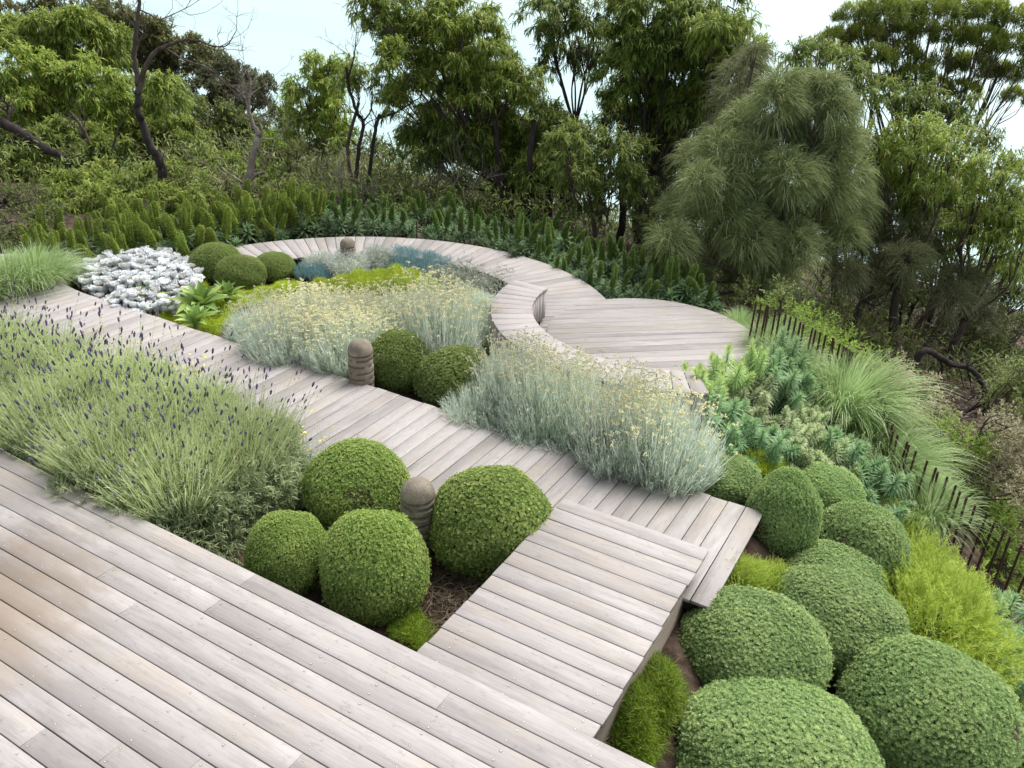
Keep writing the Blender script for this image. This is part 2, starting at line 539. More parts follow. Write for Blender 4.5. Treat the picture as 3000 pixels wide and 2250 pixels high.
M_OLIVE = leafmat('olive_scrub_leaf', [(0.055, 0.06, 0.025), (0.10, 0.11, 0.04), (0.15, 0.16, 0.05), (0.13, 0.10, 0.07)], (0.19, 0.21, 0.06), trans=0.25, bright=1.35)
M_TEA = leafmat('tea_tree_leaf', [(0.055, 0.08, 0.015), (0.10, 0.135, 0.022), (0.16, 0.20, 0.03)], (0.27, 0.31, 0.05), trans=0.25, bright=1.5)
M_SHEOAK = leafmat('sheoak_needle', [(0.15, 0.2, 0.07), (0.25, 0.31, 0.11), (0.36, 0.41, 0.17), (0.47, 0.51, 0.25)], None, trans=0.35, rough=0.55)
M_SHEOAK_D = leafmat('sheoak_needle_dark', [(0.11, 0.13, 0.06), (0.18, 0.2, 0.09), (0.27, 0.28, 0.14)], None, trans=0.35, rough=0.55)
M_BRIGHT = leafmat('bright_shrub_leaf', [(0.14, 0.23, 0.03), (0.25, 0.37, 0.05), (0.38, 0.49, 0.1)], None, trans=0.4, rough=0.55)
M_DRY = leafmat('dry_brush', [(0.22, 0.20, 0.10), (0.34, 0.31, 0.17), (0.46, 0.42, 0.26), (0.26, 0.28, 0.09)], trans=0.2)
M_LITTER = leafmat('fallen_leaves', [(0.09, 0.05, 0.035), (0.16, 0.10, 0.07), (0.24, 0.17, 0.12)], trans=0.05)
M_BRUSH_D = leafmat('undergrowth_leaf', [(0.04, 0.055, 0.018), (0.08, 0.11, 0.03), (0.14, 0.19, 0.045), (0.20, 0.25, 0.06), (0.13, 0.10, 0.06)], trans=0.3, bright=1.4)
#SECTION2
# ------------------------------------------------------------------ ground, sea
def build_ground():
    us = np.concatenate([np.linspace(-70, -18, 40, endpoint=False), np.linspace(-18, 12, 240, endpoint=False), np.linspace(12, 90, 50)])
    vs = np.concatenate([np.linspace(-6, 1, 10, endpoint=False), np.linspace(1, 22, 190, endpoint=False), np.linspace(22, 150, 70)])
    U, W = np.meshgrid(us, vs)
    X, Y = U * RT[0] + W * FW[0], U * RT[1] + W * FW[1]
    Z = ground_z(X, Y)
    nu = len(us)
    i, j = np.meshgrid(np.arange(len(vs) - 1), np.arange(nu - 1), indexing='ij')
    q = np.stack([i * nu + j, i * nu + j + 1, (i + 1) * nu + j + 1, (i + 1) * nu + j], -1).reshape(-1, 4)
    G = Geo().add(np.stack([X, Y, Z], -1).reshape(-1, 3), q)
    m = noisemat('garden_soil_and_litter', [(0.3, (0.022, 0.016, 0.012)), (0.48, (0.05, 0.034, 0.024)), (0.6, (0.10, 0.068, 0.048)), (0.75, (0.17, 0.125, 0.09))],
                 6, 0.95, (1, 1, 1), 0.6, 60, 10)
    tag(link('ground', G.mesh('ground', m, True)), 'dark soil and leaf litter sloping from the garden down to the sea', 'ground', kind='structure')
    m, n, l = new_mat('sea_water')
    tc = n.new('ShaderNodeTexCoord')
    mp = n.new('ShaderNodeMapping'); mp.inputs['Rotation'].default_value = (0, 0, 0.5); mp.inputs['Scale'].default_value = (0.35, 1, 1)
    l.new(tc.outputs['Object'], mp.inputs[0])
    nz = n.new('ShaderNodeTexNoise'); nz.inputs['Scale'].default_value = 0.5; nz.inputs['Detail'].default_value = 8; nz.inputs['Roughness'].default_value = 0.6
    l.new(mp.outputs[0], nz.inputs['Vector'])
    b = n.new('ShaderNodeBump'); b.inputs['Strength'].default_value = 0.5; b.inputs['Distance'].default_value = 0.4
    l.new(nz.outputs['Fac'], b.inputs['Height'])
    p = n.new('ShaderNodeBsdfPrincipled')
    nz2 = n.new('ShaderNodeTexNoise'); nz2.inputs['Scale'].default_value = 0.012; nz2.inputs['Detail'].default_value = 4
    l.new(mp.outputs[0], nz2.inputs['Vector'])
    r = ramp(n, [(0.35, (0.36, 0.545, 0.55)), (0.65, (0.43, 0.60, 0.605))])
    l.new(nz2.outputs['Fac'], r.inputs[0])
    l.new(r.outputs[0], p.inputs['Base Color'])
    p.inputs['Roughness'].default_value = 0.3
    p.inputs['Specular IOR Level'].default_value = 0.32
    l.new(b.outputs[0], p.inputs['Normal'])
    o = n.new('ShaderNodeOutputMaterial'); l.new(p.outputs[0], o.inputs[0])
    G = Geo()
    R = 25000.0
    G.add([(-R, -R, 0), (R, -R, 0), (R, R, 0), (-R, R, 0)], [(0, 1, 2, 3)])
    tag(link('sea_water', G.mesh('sea_water', m), None, (0, 0, -24)), 'pale turquoise sea with fine ripples behind the trees', 'water', kind='structure')


# ------------------------------------------------------------------ decking
def prism(G, poly, z0, z1, mat=0, age=0.0, cham=0.0):
    p = np.asarray(poly, float)
    n = len(p)
    area = 0.5 * np.sum(p[:, 0] * np.roll(p[:, 1], -1) - p[:, 1] * np.roll(p[:, 0], -1))
    if area < 0:
        p = p[::-1]
    k = np.arange(n)
    nx = (k + 1) % n
    if cham:
        e = nrm(np.roll(p, -1, 0) - p)
        nin = np.stack([-e[:, 1], e[:, 0]], -1)
        ins = nrm(nin + np.roll(nin, 1, 0)) * cham * 1.3
        V = np.vstack([np.c_[p, np.full(n, z0)], np.c_[p, np.full(n, z1 - cham)], np.c_[p + ins, np.full(n, z1)]])
        Q = np.vstack([np.stack([k, nx, n + nx, n + k], 1), np.stack([n + k, n + nx, 2 * n + nx, 2 * n + k], 1)])
        top = 2 * n + k
    else:
        V = np.vstack([np.c_[p, np.full(n, z0)], np.c_[p, np.full(n, z1)]])
        Q = np.stack([k, nx, n + nx, n + k], 1)
        top = n + k
    base = G.n
    G.add(V, Q, mat, age)
    G.F.append(np.array([top]) + base); G.M.append(np.array([mat], np.int32))
    G.V.append(np.zeros((0, 3))); G.A.append(np.zeros(0))
    G.F.append(np.array([k[::-1]]) + base); G.M.append(np.array([mat], np.int32))
    G.V.append(np.zeros((0, 3))); G.A.append(np.zeros(0))


def screws(G, pts, z, r=0.0046):
    pts = np.asarray(pts, float)
    a = np.arange(8) * PI / 4
    for rr, dz, mt in ((r * 1.45, 0.0000, 3), (r, 0.0003, 2)):
        V = np.concatenate([np.stack([pts[:, :1] + rr * np.cos(a), pts[:, 1:2] + rr * np.sin(a)], -1),
                            np.full((len(pts), 8, 1), z + dz)], -1)
        G.add(V.reshape(-1, 3), np.arange(len(pts) * 8).reshape(-1, 8), mt)


def clip_halfplane(poly, nvec, d):
    out = []
    for i in range(len(poly)):
        a, b = np.asarray(poly[i]), np.asarray(poly[(i + 1) % len(poly)])
        fa, fb = a @ nvec - d, b @ nvec - d
        if fa <= 0:
            out.append(a)
        if fa * fb < 0:
            out.append(a + (b - a) * fa / (fa - fb))
    return out


P = 0.1458                                # board spacing
TH = 0.026
MATS = lambda m: [m, M_GAP, M_SCREW, M_SCREWHOLE]


def build_decks():
    gap = 0.0075
    # main deck
    G = Geo(); sc = []
    joist0, js = -3.524, 0.408
    y1 = 2.955
    for k in range(22):
        ya, yb = y1 - P * (k + 1) + gap, y1 - P * k
        x = -14.0 + js * rng.integers(0, 5)
        cuts = [-14.5]
        while x < 1.4:
            L = js * rng.integers(6, 12)
            x += L
            cuts.append(joist0 + round((x - joist0) / js) * js)
        if k == 0:
            cuts = [-14.5, joist0 - 14 * js, joist0 - 7 * js + 0, joist0, joist0 + 7 * js, 2.0]
        cuts[-1] = 2.0
        for a, b in zip(cuts[:-1], cuts[1:]):
            dy = rng.normal() * 0.0006
            prism(G, [(a + 0.001, ya + dy), (b - 0.001, ya + dy), (b - 0.001, yb + dy), (a + 0.001, yb + dy)], -TH, rng.normal() * 0.0006, 0, 0.0, 0.0016)
        for j in range(-26, 14):
            for yy in (ya + 0.03, yb - 0.03):
                sc.append((joist0 + j * js + 0.03 + rng.normal() * 0.006, yy + rng.normal() * 0.004))
    screws(G, sc, 0.0015)
    prism(G, [(-14.4, y1 - 22 * P), (1.95, y1 - 22 * P), (1.95, y1 - 0.03), (-14.4, y1 - 0.03)], -0.14, -TH - 0.05, 1)
    tag(link('main_deck_floor', G.mesh('main_deck_floor', MATS(M_DECK))), 'large weathered grey timber deck with long boards in the foreground', 'deck', kind='structure')
    # ramp
    G = Geo(); sc = []
    z = -0.026
    ys = [4.875, 4.732, 4.576, 4.424, 4.265, 4.11, 3.962, 3.808]
    while ys[-1] > 2.97:
        ys.append(ys[-1] - 0.1472)
    ys[-1] = 2.94
    for yb, ya in zip(ys[:-1], ys[1:]):
        e = rng.normal(size=2) * 0.004
        prism(G, [(-2.243 + e[0], ya + gap), (-1.097 + e[1], ya + gap), (-1.097 + e[1], yb), (-2.243 + e[0], yb)], z - TH, z + rng.normal() * 0.0006, 0, 0.0, 0.0016)
        for xx in (-2.11, -1.66, -1.2):
            sc += [(xx + rng.normal() * 0.006, ya + gap + 0.028), (xx + rng.normal() * 0.006, yb - 0.028)]
    screws(G, sc, z + 0.0015)
    prism(G, [(-2.2, 2.99), (-1.15, 2.99), (-1.15, 4.83), (-2.2, 4.83)], -0.17, z - TH - 0.03, 1)
    tag(link('ramp_path', G.mesh('ramp_path', MATS(M_PATH))), 'short timber bridge of crosswise boards between the main deck and the boardwalk', 'walkway', kind='structure')
    G = Geo()
    prism(G, [(-1.20, 3.0), (-1.145, 3.0), (-1.145, 4.70), (-1.20, 4.70)], -1.3, -0.175)
    prism(G, [(-2.17, 3.0), (-2.12, 3.0), (-2.12, 4.70), (-2.17, 4.70)], -0.6, -0.175)
    tag(link('retaining_wall', G.mesh('retaining_wall', M_CONC)), 'beige rendered side wall under the timber bridge', 'wall')
    # main boardwalk, straight then turning at its far end
    G = Geo(); sc = []
    z = -0.25
    xr = -0.95
    n = 58
    for k in range(n):
        xb, xa = xr - P * k, xr - P * (k + 1)
        if k == 0:
            xb += 0.004
        e = rng.normal(size=2) * 0.004
        prism(G, [(xa + gap, 4.555 + e[0]), (xb, 4.555 + e[0]), (xb, 5.888 + e[1]), (xa + gap, 5.888 + e[1])], z - TH, z + rng.normal() * 0.0008, 0, PI / 2 + (PI if k % 2 else 0), 0.0016)
        for yy in (4.64, 5.05, 5.42, 5.80):
            sc += [(xa + gap + 0.028, yy + rng.normal() * 0.006), (xb - 0.028, yy + rng.normal() * 0.006)]
    x0 = xr - P * n
    c = np.array([x0, 5.888 + 2.5])
    da = math.radians(2.64)
    for k in range(18):
        a0, a1 = 1.5 * PI - da * k, 1.5 * PI - da * (k + 1) + gap / 3.2
        q = [c + r * np.array([math.cos(a), math.sin(a)]) for r, a in ((2.5, a0), (3.83, a0), (3.83, a1), (2.5, a1))]
        prism(G, q, z - TH, z + rng.normal() * 0.0008, 0, (a0 + a1) / 2, 0.0016)
        sc += [tuple(c + r * np.array([math.cos(a), math.sin(a)])) for r in (2.58, 3.75) for a in (a0 - 0.008, a1 + 0.008)]
    screws(G, sc, z + 0.0018)
    prism(G, [(x0 - 0.05, 4.6), (xr - 0.03, 4.6), (xr - 0.03, 5.84), (x0 - 0.05, 5.84)], z - 0.13, z - TH - 0.03, 1)
    arc = [c + r * np.array([math.cos(a), math.sin(a)]) for r, aa in ((2.54, np.linspace(1.5 * PI, 1.5 * PI - 18 * da, 14)), (3.79, np.linspace(1.5 * PI - 18 * da, 1.5 * PI, 14))) for a in aa]
    prism(G, arc, z - 0.12, z - TH - 0.03, 1)
    tag(link('boardwalk_path', G.mesh('boardwalk_path', MATS(M_PATH))), 'weathered boardwalk of crosswise planks running past the lavender', 'boardwalk', kind='structure')
    # curved boardwalk at the back
    G = Geo()
    z = -0.252
    c = np.array([-6.42, 7.25])
    n = 56
    aa = np.radians(np.linspace(14, 170, n + 1))
    for k in range(n):
        a0, a1 = aa[k], aa[k + 1] - gap / 2.9
        ro = 3.30 + 0.05 * math.sin(k * 0.11)
        q = [c + r * np.array([math.cos(a), math.sin(a)]) for r, a in ((2.35, a0), (ro, a0), (ro, a1), (2.35, a1))]
        prism(G, q, z - TH, z + rng.normal() * 0.0008, 0, (a0 + a1) / 2, 0.0016)
    arc = [c + r * np.array([math.cos(a), math.sin(a)]) for r, sl in ((2.38, 1), (3.26, -1)) for a in aa[::sl]]
    prism(G, arc, z - 0.16, z - TH - 0.03, 1)
    tag(link('curved_path', G.mesh('curved_path', MATS(M_PATH))), 'curved timber path sweeping round the back of the garden', 'boardwalk', kind='structure')
    # round platform
    G = Geo(); sc = []
    z = -0.225
    c, R = np.array([-3.042, 8.738]), 1.245
    th = math.radians(40.5)
    d = np.array([math.cos(th), math.sin(th)]); nn = np.array([-d[1], d[0]])
    circ = [c + R * np.array([math.cos(a), math.sin(a)]) for a in np.linspace(0, 2 * PI, 96, endpoint=False)]
    for k in range(-10, 10):
        lo, hi = 0.0107 + P * k + gap * 0.7, 0.0107 + P * (k + 1)
        q = clip_halfplane(circ, nn, c @ nn + hi)
        q = clip_halfplane(q, -nn, -(c @ nn + lo)) if len(q) > 2 else []
        if len(q) < 3:
            continue
        prism(G, q, z - TH, z + rng.normal() * 0.0006, 0, th + (PI if k % 2 else 0), 0.002)
        for t in np.arange(-1.2, 1.21, 0.4):
            for o in (lo + 0.028, hi - 0.028):
                if t * t + o * o < 1.2 ** 2:
                    sc.append(tuple(c + d * (t + rng.normal() * 0.005) + nn * o))
    screws(G, sc, z + 0.0015, 0.004)
    prism(G, [c + (R - 0.03) * np.array([math.cos(a), math.sin(a)]) for a in np.linspace(0, 2 * PI, 64, endpoint=False)], z - 0.3, z - TH - 0.03, 1)
    tag(link('round_platform_floor', G.mesh('round_platform_floor', MATS(M_PATH))), 'round timber platform beside the curved bench', 'deck', kind='structure')


def build_bench():
    c = np.array([-2.8686, 8.4959])
    t = thing('curved_bench', (c[0], c[1], -0.225), 'curved timber bench of radial slats at the edge of the round platform', 'bench')
    pt = lambda r, a: (r * math.cos(a), r * math.sin(a))
    zt = 0.1635 + 0.225
    G = Geo()
    n = 25
    aa = np.radians(np.linspace(180, 304, n + 1))
    for k in range(n):
        a0, a1 = aa[k], aa[k + 1] - 0.0045
        prism(G, [pt(1.474, a0), pt(1.94, a0), pt(1.94, a1), pt(1.474, a1)], zt - 0.032, zt + rng.normal() * 0.0007, 0, (a0 + a1) / 2, 0.0016)
    link('seat', G.mesh('bench_seat', [M_BENCH]), t)
    for nm, r0, r1, sp in (('front_panel', 1.484, 1.512, 0.095), ('back_panel', 1.902, 1.93, 0.12)):
        G = Geo()
        m = int(1.5 * math.radians(124) / sp)
        aa = np.radians(np.linspace(180.4, 303.6, m + 1))
        for k in range(m):
            a0, a1 = aa[k], aa[k + 1] - 0.006 / r0
            prism(G, [pt(r0, a0), pt(r1, a0), pt(r1, a1), pt(r0, a1)], 0.004 if nm[0] == 'f' else -0.2, zt - 0.034, 0, PI / 2, 0.0)
        prism(G, [pt(r, a) for r, sl in ((r0 + 0.034 if nm[0] == 'f' else r0 - 0.012, 1), (r1 + 0.012 if nm[0] == 'f' else r0 - 0.004, -1)) for a in aa[::sl]], 0.006, zt - 0.036, 1)
        link(nm, G.mesh('bench_' + nm, [M_BENCH, M_GAP]), t)
    for a, nm in ((math.radians(180.6), 'end_panel'), (math.radians(303.4), 'end_panel')):
        G = Geo()
        d = np.array([-math.sin(a), math.cos(a)]) * (0.022 if a < 4 else -0.022)
        for k in range(4):
            r0 = 1.522 + k * 0.094
            q = [np.array(pt(r0, a)), np.array(pt(r0 + 0.089, a)), np.array(pt(r0 + 0.089, a)) + d, np.array(pt(r0, a)) + d]
            prism(G, q, 0.004, zt - 0.034, 0, PI / 2)
        link(nm, G.mesh('bench_end', [M_BENCH]), t)


def build_bollards():
    na, nz = 96, 70
    H, R = 0.46, 0.108
    G = Geo()
    a = np.arange(na) * 2 * PI / na
    zz = np.linspace(0, H, nz)
    A_, Z_ = np.meshgrid(a, zz)
    r = R * (1.0 + 0.07 * np.sin(Z_ / H * PI * 0.9)) + 0.0012 * np.sin(A_ * 7 + Z_ * 60)
    dep = np.zeros_like(r)
    for i in range(6):
        zc = H - 0.045 - i * 0.062
        ph = (i % 2) * PI / 3
        m = (np.abs(Z_ - zc) < 0.0085) & (np.abs(((A_ - ph) * 3 / (2 * PI)) % 1 - 0.5) < 0.39)
        dep = np.maximum(dep, m * 0.03)
    dep = np.maximum(dep, (Z_ > H - 0.012) * 0.022)
    r = r - dep
    V = np.stack([r * np.cos(A_), r * np.sin(A_), Z_], -1).reshape(-1, 3)
    i, j = np.meshgrid(np.arange(nz - 1), np.arange(na), indexing='ij')
    q = np.stack([i * na + j, i * na + (j + 1) % na, (i + 1) * na + (j + 1) % na, (i + 1) * na + j], -1).reshape(-1, 4)
    G.add(V, q)
    col_me = G.mesh('bollard_column', M_STONE)
    G = Geo()
    b = np.concatenate([[0.0], np.linspace(0.0, PI / 2, 18)])
    rr = np.concatenate([[R * 0.8], (R + 0.004) * np.cos(b[1:]) ** 0.75 * 1.02])
    hh = np.concatenate([[0.0], 0.012 + 0.118 * np.sin(b[1:])])
    A_, B_ = np.meshgrid(np.arange(48) * 2 * PI / 48, np.arange(len(b)))
    k = 1 + 0.012 * np.sin(A_ * 3 + 1) * np.sin(B_ * 0.7)
    V = np.stack([rr[B_] * k * np.cos(A_), rr[B_] * k * np.sin(A_), hh[B_]], -1).reshape(-1, 3)
    i, j = np.meshgrid(np.arange(len(b) - 1), np.arange(48), indexing='ij')
    q = np.stack([i * 48 + j, i * 48 + (j + 1) % 48, (i + 1) * 48 + (j + 1) % 48, (i + 1) * 48 + j], -1).reshape(-1, 4)
    G.add(V, q)
    dome_me = G.mesh('bollard_dome', M_STONE, True)
    for (px, py, s, lab) in ((903, 1112, 1.14, 'slotted stone bollard with a domed top between the clipped balls near the main deck'),
                             (780, 795, 1.12, 'slotted stone bollard leaning by clipped balls on the far side of the boardwalk'),
                             (752, 552, 0.95, 'small domed stone bollard behind the silver cushions at the curved path')):
        h = 0.3 * s
        p = at(px, py, h)
        t = thing('stone_bollard', (p[0], p[1], float(ground_z(p[0], p[1])) - 0.02), lab, 'bollard', 'stone garden bollards', rng.random() * 6, s)
        link('column', col_me, t)
        link('dome_cap', dome_me, t, (0, 0, H - 0.004))


def build_rods():
    tops = []
    # rod tops as read off the photo, near end to far end
    near = [(1450, 915), (1335, 820), (1240, 735), (1140, 650), (1055, 565), (970, 490), (885, 395), (800, 335), (735, 255), (650, 185), (575, 120), (505, 60), (430, -8)]
    tops += [((2600 + x * 0.2712) / PX, (1350 + y * 0.2712) / PX) for x, y in [(1560, 1010)] + near]
    mid = [(2000 + x * 0.4521, 700 + y * 0.4521) for x, y in [(1512, 1372), (1478, 1345), (1440, 1312), (1410, 1280), (1380, 1240), (1215, 850), (1155, 775), (1100, 735), (1075, 718), (1050, 697)]]
    tops += [(x / PX, y / PX) for x, y in mid]
    far = [(815, 508), (757, 462), (728, 440), (698, 420), (665, 397), (632, 378), (600, 353), (563, 336), (530, 315), (492, 294), (452, 276), (412, 258), (375, 237), (338, 214), (300, 198),
           (263, 180), (227, 162), (190, 143), (152, 122), (115, 105), (73, 98), (33, 75)]
    tops += [((2200 + x * 0.3937) / PX, (850 + y * 0.3937) / PX) for x, y in far]
    tops += [tuple(np.array(mid[4]) / PX + (np.array(mid[5]) - np.array(mid[4])) / PX * f) for f in np.arange(1, 9) / 9]
    G = Geo()
    a = np.arange(10) * 2 * PI / 10
    H = 0.86
    V = np.concatenate([np.stack([0.0115 * np.cos(a), 0.0115 * np.sin(a), np.full(10, z)], -1) for z in (-0.1, H - 0.003)] +
                       [np.stack([0.0095 * np.cos(a), 0.0095 * np.sin(a), np.full(10, H)], -1)])
    k = np.arange(10)
    G.add(V, np.vstack([np.stack([k + o, (k + 1) % 10 + o, (k + 1) % 10 + 10 + o, k + 10 + o], 1) for o in (0, 10)]))
    G.add(V[20:], [list(range(10))])
    me = G.mesh('fence_rod', M_RUST)
    for i, (x, y) in enumerate(tops):
        p = at(x, y, 0.74)
        o = link('fence_rod', me, None, (p[0], p[1], p[2] - H))
        o.rotation_euler = (rng.normal() * 0.015, rng.normal() * 0.015, rng.random() * 6)
        tag(o, 'slim rusty steel rod standing upright in the rod fence along the garden edge', 'fence rod', 'rusty rods of the garden edge fence')
    for i, x in enumerate(np.linspace(1540, 900, 8)):
        y = np.interp(x, [900, 1150, 1300, 1420, 1560], [484, 492, 512, 545, 608])
        p = at(x, y - 6, 0.45)
        o = link('fence_rod', me, None, (p[0], p[1], p[2] - H))
        tag(o, 'rusty steel rod half hidden behind the echium hedge', 'fence rod', 'rusty rods behind the echium hedge')


build_ground()
build_decks()
build_bench()
build_bollards()
build_rods()
#SECTION3
# ------------------------------------------------------------------ clipped ball shrubs
def ball_meshes(mat, sprig, n, seed, dry=0.0):
    """Unit dome (radius 1, centre at the origin) covered with leaf whorls; returns foliage and core meshes."""
    global rng
    keep, rng = rng, np.random.default_rng(seed)
    ph = rng.random(8) * 6.28
    def rad(d):
        return 1 + 0.030 * np.sin(d[:, 0] * 4 + ph[0]) * np.sin(d[:, 1] * 3.6 + ph[1]) + 0.022 * np.sin(d[:, 2] * 7 + d[:, 0] * 5 + ph[2]) + 0.012 * np.sin(d[:, 0] * 11 + ph[3]) * np.sin(d[:, 1] * 12 + ph[4]) * np.sin(d[:, 2] * 10 + ph[5])
    i = np.arange(n) + 0.5
    zz = 1 - 1.86 * i / n
    th = PI * (1 + 5 ** 0.5) * i
    d = np.stack([np.sqrt(1 - zz * zz) * np.cos(th), np.sqrt(1 - zz * zz) * np.sin(th), zz], -1)
    d = nrm(d + rng.normal(size=d.shape) * 0.018)
    R = rad(d) + rng.normal(size=n) * 0.019
    low = d[:, 2] < -0.2
    R[low] *= 0.96 + rng.normal(size=low.sum()) * 0.03
    stray = rng.random(n) < 0.02
    R[stray] += 0.035 * rng.random(stray.sum())
    pos = d * R[:, None]
    dd = nrm(np.array([[0.75, -0.5, -0.1], [-0.8, 0.3, 0.15]]) + rng.normal(size=(2, 3)) * 0.25)
    brown = ((d @ dd.T) > 0.975 - 0.02 * rng.random((n, 2))).any(1) & (rng.random(n) < 0.6)
    TV, TF = [], []
    for k in range(7):
        a = k * 2 * PI / 6 + 0.3 * rng.random()
        el = 0.6 if k < 6 else 1.4
        dr = np.array([math.cos(a) * math.cos(el), math.sin(a) * math.cos(el), math.sin(el)])
        sd_ = np.array([-math.sin(a), math.cos(a), 0]) * 0.17
        up = np.array([0, 0, 0.08])
        b = len(TV)
        TV += [dr * 0.1, dr * 0.55 + sd_ + up, dr * 1.0, dr * 0.55 - sd_ + up]
        TF.append((b, b + 1, b + 2, b + 3))
    TV, TF = np.array(TV), np.array(TF)
    X, Y, Z = frames(d + rng.normal(size=d.shape) * 0.28 + np.array([0, 0, 0.18]))
    sc = sprig * (0.75 + 0.6 * rng.random(n))
    V, Fc = scatter(TV, TF, pos, X, Y, Z, sc)
    G = Geo()
    age = np.clip(rng.random(n) ** 2.5 * 0.9 + 0.25 * np.clip(R - 1.0, 0, 0.05) / 0.05, 0, 1)
    V, Fc = scatter(TV, TF, pos[~brown], X[~brown], Y[~brown], Z[~brown], sc[~brown])
    G.add(V, Fc, 0, np.repeat(age[~brown], len(TV)))
    V, Fc = scatter(TV, TF, pos[brown] * 0.985, X[brown], Y[brown], Z[brown], sc[brown] * 0.8)
    G.add(V, Fc, 1, 0.0)
    m = n // 2                            # a second, deeper layer
    sel = rng.choice(n, m, False)
    V, Fc = scatter(TV, TF, pos[sel] * 0.965, *frames(d[sel] + rng.normal(size=(m, 3)) * 0.6), sprig * 1.1)
    G.add(V, Fc, 0, 0.0)
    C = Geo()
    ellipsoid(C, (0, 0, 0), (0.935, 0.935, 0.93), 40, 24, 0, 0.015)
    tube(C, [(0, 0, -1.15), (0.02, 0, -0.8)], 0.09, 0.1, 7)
    rng = keep
    return G.mesh('clipped_foliage', [mat, M_TWIG]), C.mesh('inner_twigs', M_CORE)


BALLS = []                                # (x, y, radius) kept clear by the loose planting


def build_balls():
    far = [ball_meshes(M_BALL_D, 0.043, 12000, s) for s in (1, 2)]
    yel = [ball_meshes(M_BALL_Y, 0.034, 19000, s) for s in (3, 4, 5)]
    gry = [ball_meshes(M_BALL_G, 0.030, 24000, s) for s in (6, 7, 8)]
    gdk = [ball_meshes(M_BALL_G, 0.042, 13000, s) for s in (9, 10)]
    L = 'clipped ball shrubs by the main deck'
    M_ = 'clipped ball shrubs across the boardwalk'
    B_ = 'clipped ball shrubs by the white succulents'
    S_ = 'clipped dome shrubs on the slope'
    spec = [  # px, py, rx, ry, soil, label, group, meshes
        (622, 1200, 88, 94, -.45, 'smaller clipped ball shrub with a brown side at the main deck edge', L, yel[0]),
        (810, 1230, 113, 125, -.45, 'round clipped ball shrub at the main deck edge in front of the slotted bollard', L, yel[1]),
        (770, 1052, 108, 100, -.45, 'clipped ball shrub against the boardwalk, behind the pair at the main deck edge', L, yel[2]),
        (1058, 1132, 131, 124, -.45, 'broad clipped ball shrub leaning over the corner of the timber bridge', L, yel[0]),
        (867, 785, 68, 70, -.45, 'clipped ball shrub right beside the slotted bollard across the boardwalk', M_, far[0]),
        (988, 820, 90, 72, -.45, 'widest clipped ball shrub of the three across the boardwalk, front one', M_, far[1]),
        (1020, 768, 66, 46, -.45, 'low clipped ball shrub half hidden behind the wide one across the boardwalk', M_, far[0]),
        (467, 572, 56, 46, -.45, 'clipped ball shrub next to the white succulents, rear one of three', B_, far[1]),
        (520, 593, 53, 41, -.45, 'clipped ball shrub in front of two others near the bright agaves', B_, far[0]),
        (590, 578, 46, 33, -.45, 'clipped ball shrub nearest the curved timber path and blue succulents', B_, far[1]),
        (1560, 1032, 82, 60, -.55, 'dome shrub between the curry plant drift and the boardwalk end', S_, gdk[0]),
        (1690, 1118, 75, 100, -.62, 'tall dome shrub right behind the end of the boardwalk', S_, gdk[1]),
        (1783, 1062, 78, 60, -.75, 'small dome shrub behind the tall one at the boardwalk end, next to the spurge', S_, gdk[0]),
        (1855, 1180, 100, 92, -.88, 'dome shrub beside the golden feathery shrub, farther up from the big domes', S_, gdk[1]),
        (1800, 1243, 100, 62, -.80, 'low pale dome shrub tucked behind a larger dome right of the boardwalk end', S_, gdk[0]),
        (1802, 1342, 140, 113, -.86, 'dome shrub with a bare brown flank, behind the round dome beside the bridge', S_, gry[0]),
        (1626, 1402, 157, 130, -.75, 'round dome shrub close beside the wall of the timber bridge', S_, gry[1]),
        (2003, 1550, 176, 157, -1.0, 'huge pale dome shrub lowest on the slope, beside the golden shrub', S_, gry[2]),
        (1682, 1642, 212, 157, -.80, 'wide dome shrub cut by the bottom of the view near the deck corner', S_, gry[0]),
    ]
    for (x, y, rx, ry, zg, lab, grp, me) in spec:
        d = ray(x, y)
        k = rx * PX / 2450
        t = (CAM_H - zg) / (-d[2] + 0.62 * k * ry / rx)
        p = EYE + d * t
        R = k * t
        el = -d[2] / np.linalg.norm(d)
        b = ry / rx                       # the height that looks like this from above
        rz = R * math.sqrt(max((b * b - el * el) / (1 - el * el), 0.3))
        o = thing('ball_shrub', p, lab, 'clipped shrub', grp, rng.random() * 6.28, (R, R * (0.97 + 0.06 * rng.random()), rz))
        o.rotation_euler = (0, 0, rng.random() * 6.28)
        link('clipped_foliage', me[0], o)
        link('inner_twigs', me[1], o)
        BALLS.append((p[0], p[1], R))


# ------------------------------------------------------------------ loose plants
def sprigs(pos, D, n_leaf, L, W, ln, droop=0.1):
    """Short stems with many small leaves around them, all at once."""
    n = len(pos)
    t = np.tile(np.linspace(0.15, 1, n_leaf), n)
    P_ = np.repeat(pos, n_leaf, 0) + np.repeat(D, n_leaf, 0) * (t * L)[:, None]
    a = rvec(n * n_leaf)
    Dl = nrm(np.repeat(D, n_leaf, 0) * 0.75 + a * 0.75)
    return leaf(P_, Dl, ln * (0.7 + 0.6 * rng.random(len(P_))), W, droop)


def dome_points(n, r, h, zlow=0.0, jit=0.06):
    a = rng.random(n) * 2 * PI
    c = zlow + (1 - zlow) * rng.random(n)
    s = np.sqrt(1 - c * c)
    d = np.stack([s * np.cos(a), s * np.sin(a), c], -1)
    k = 1 + rng.normal(size=(n, 1)) * jit
    lump = 1 + 0.12 * np.sin(a * 3 + c * 5 + rng.random() * 6) [:, None]
    return d * np.array([r, r, h]) * k * lump, d


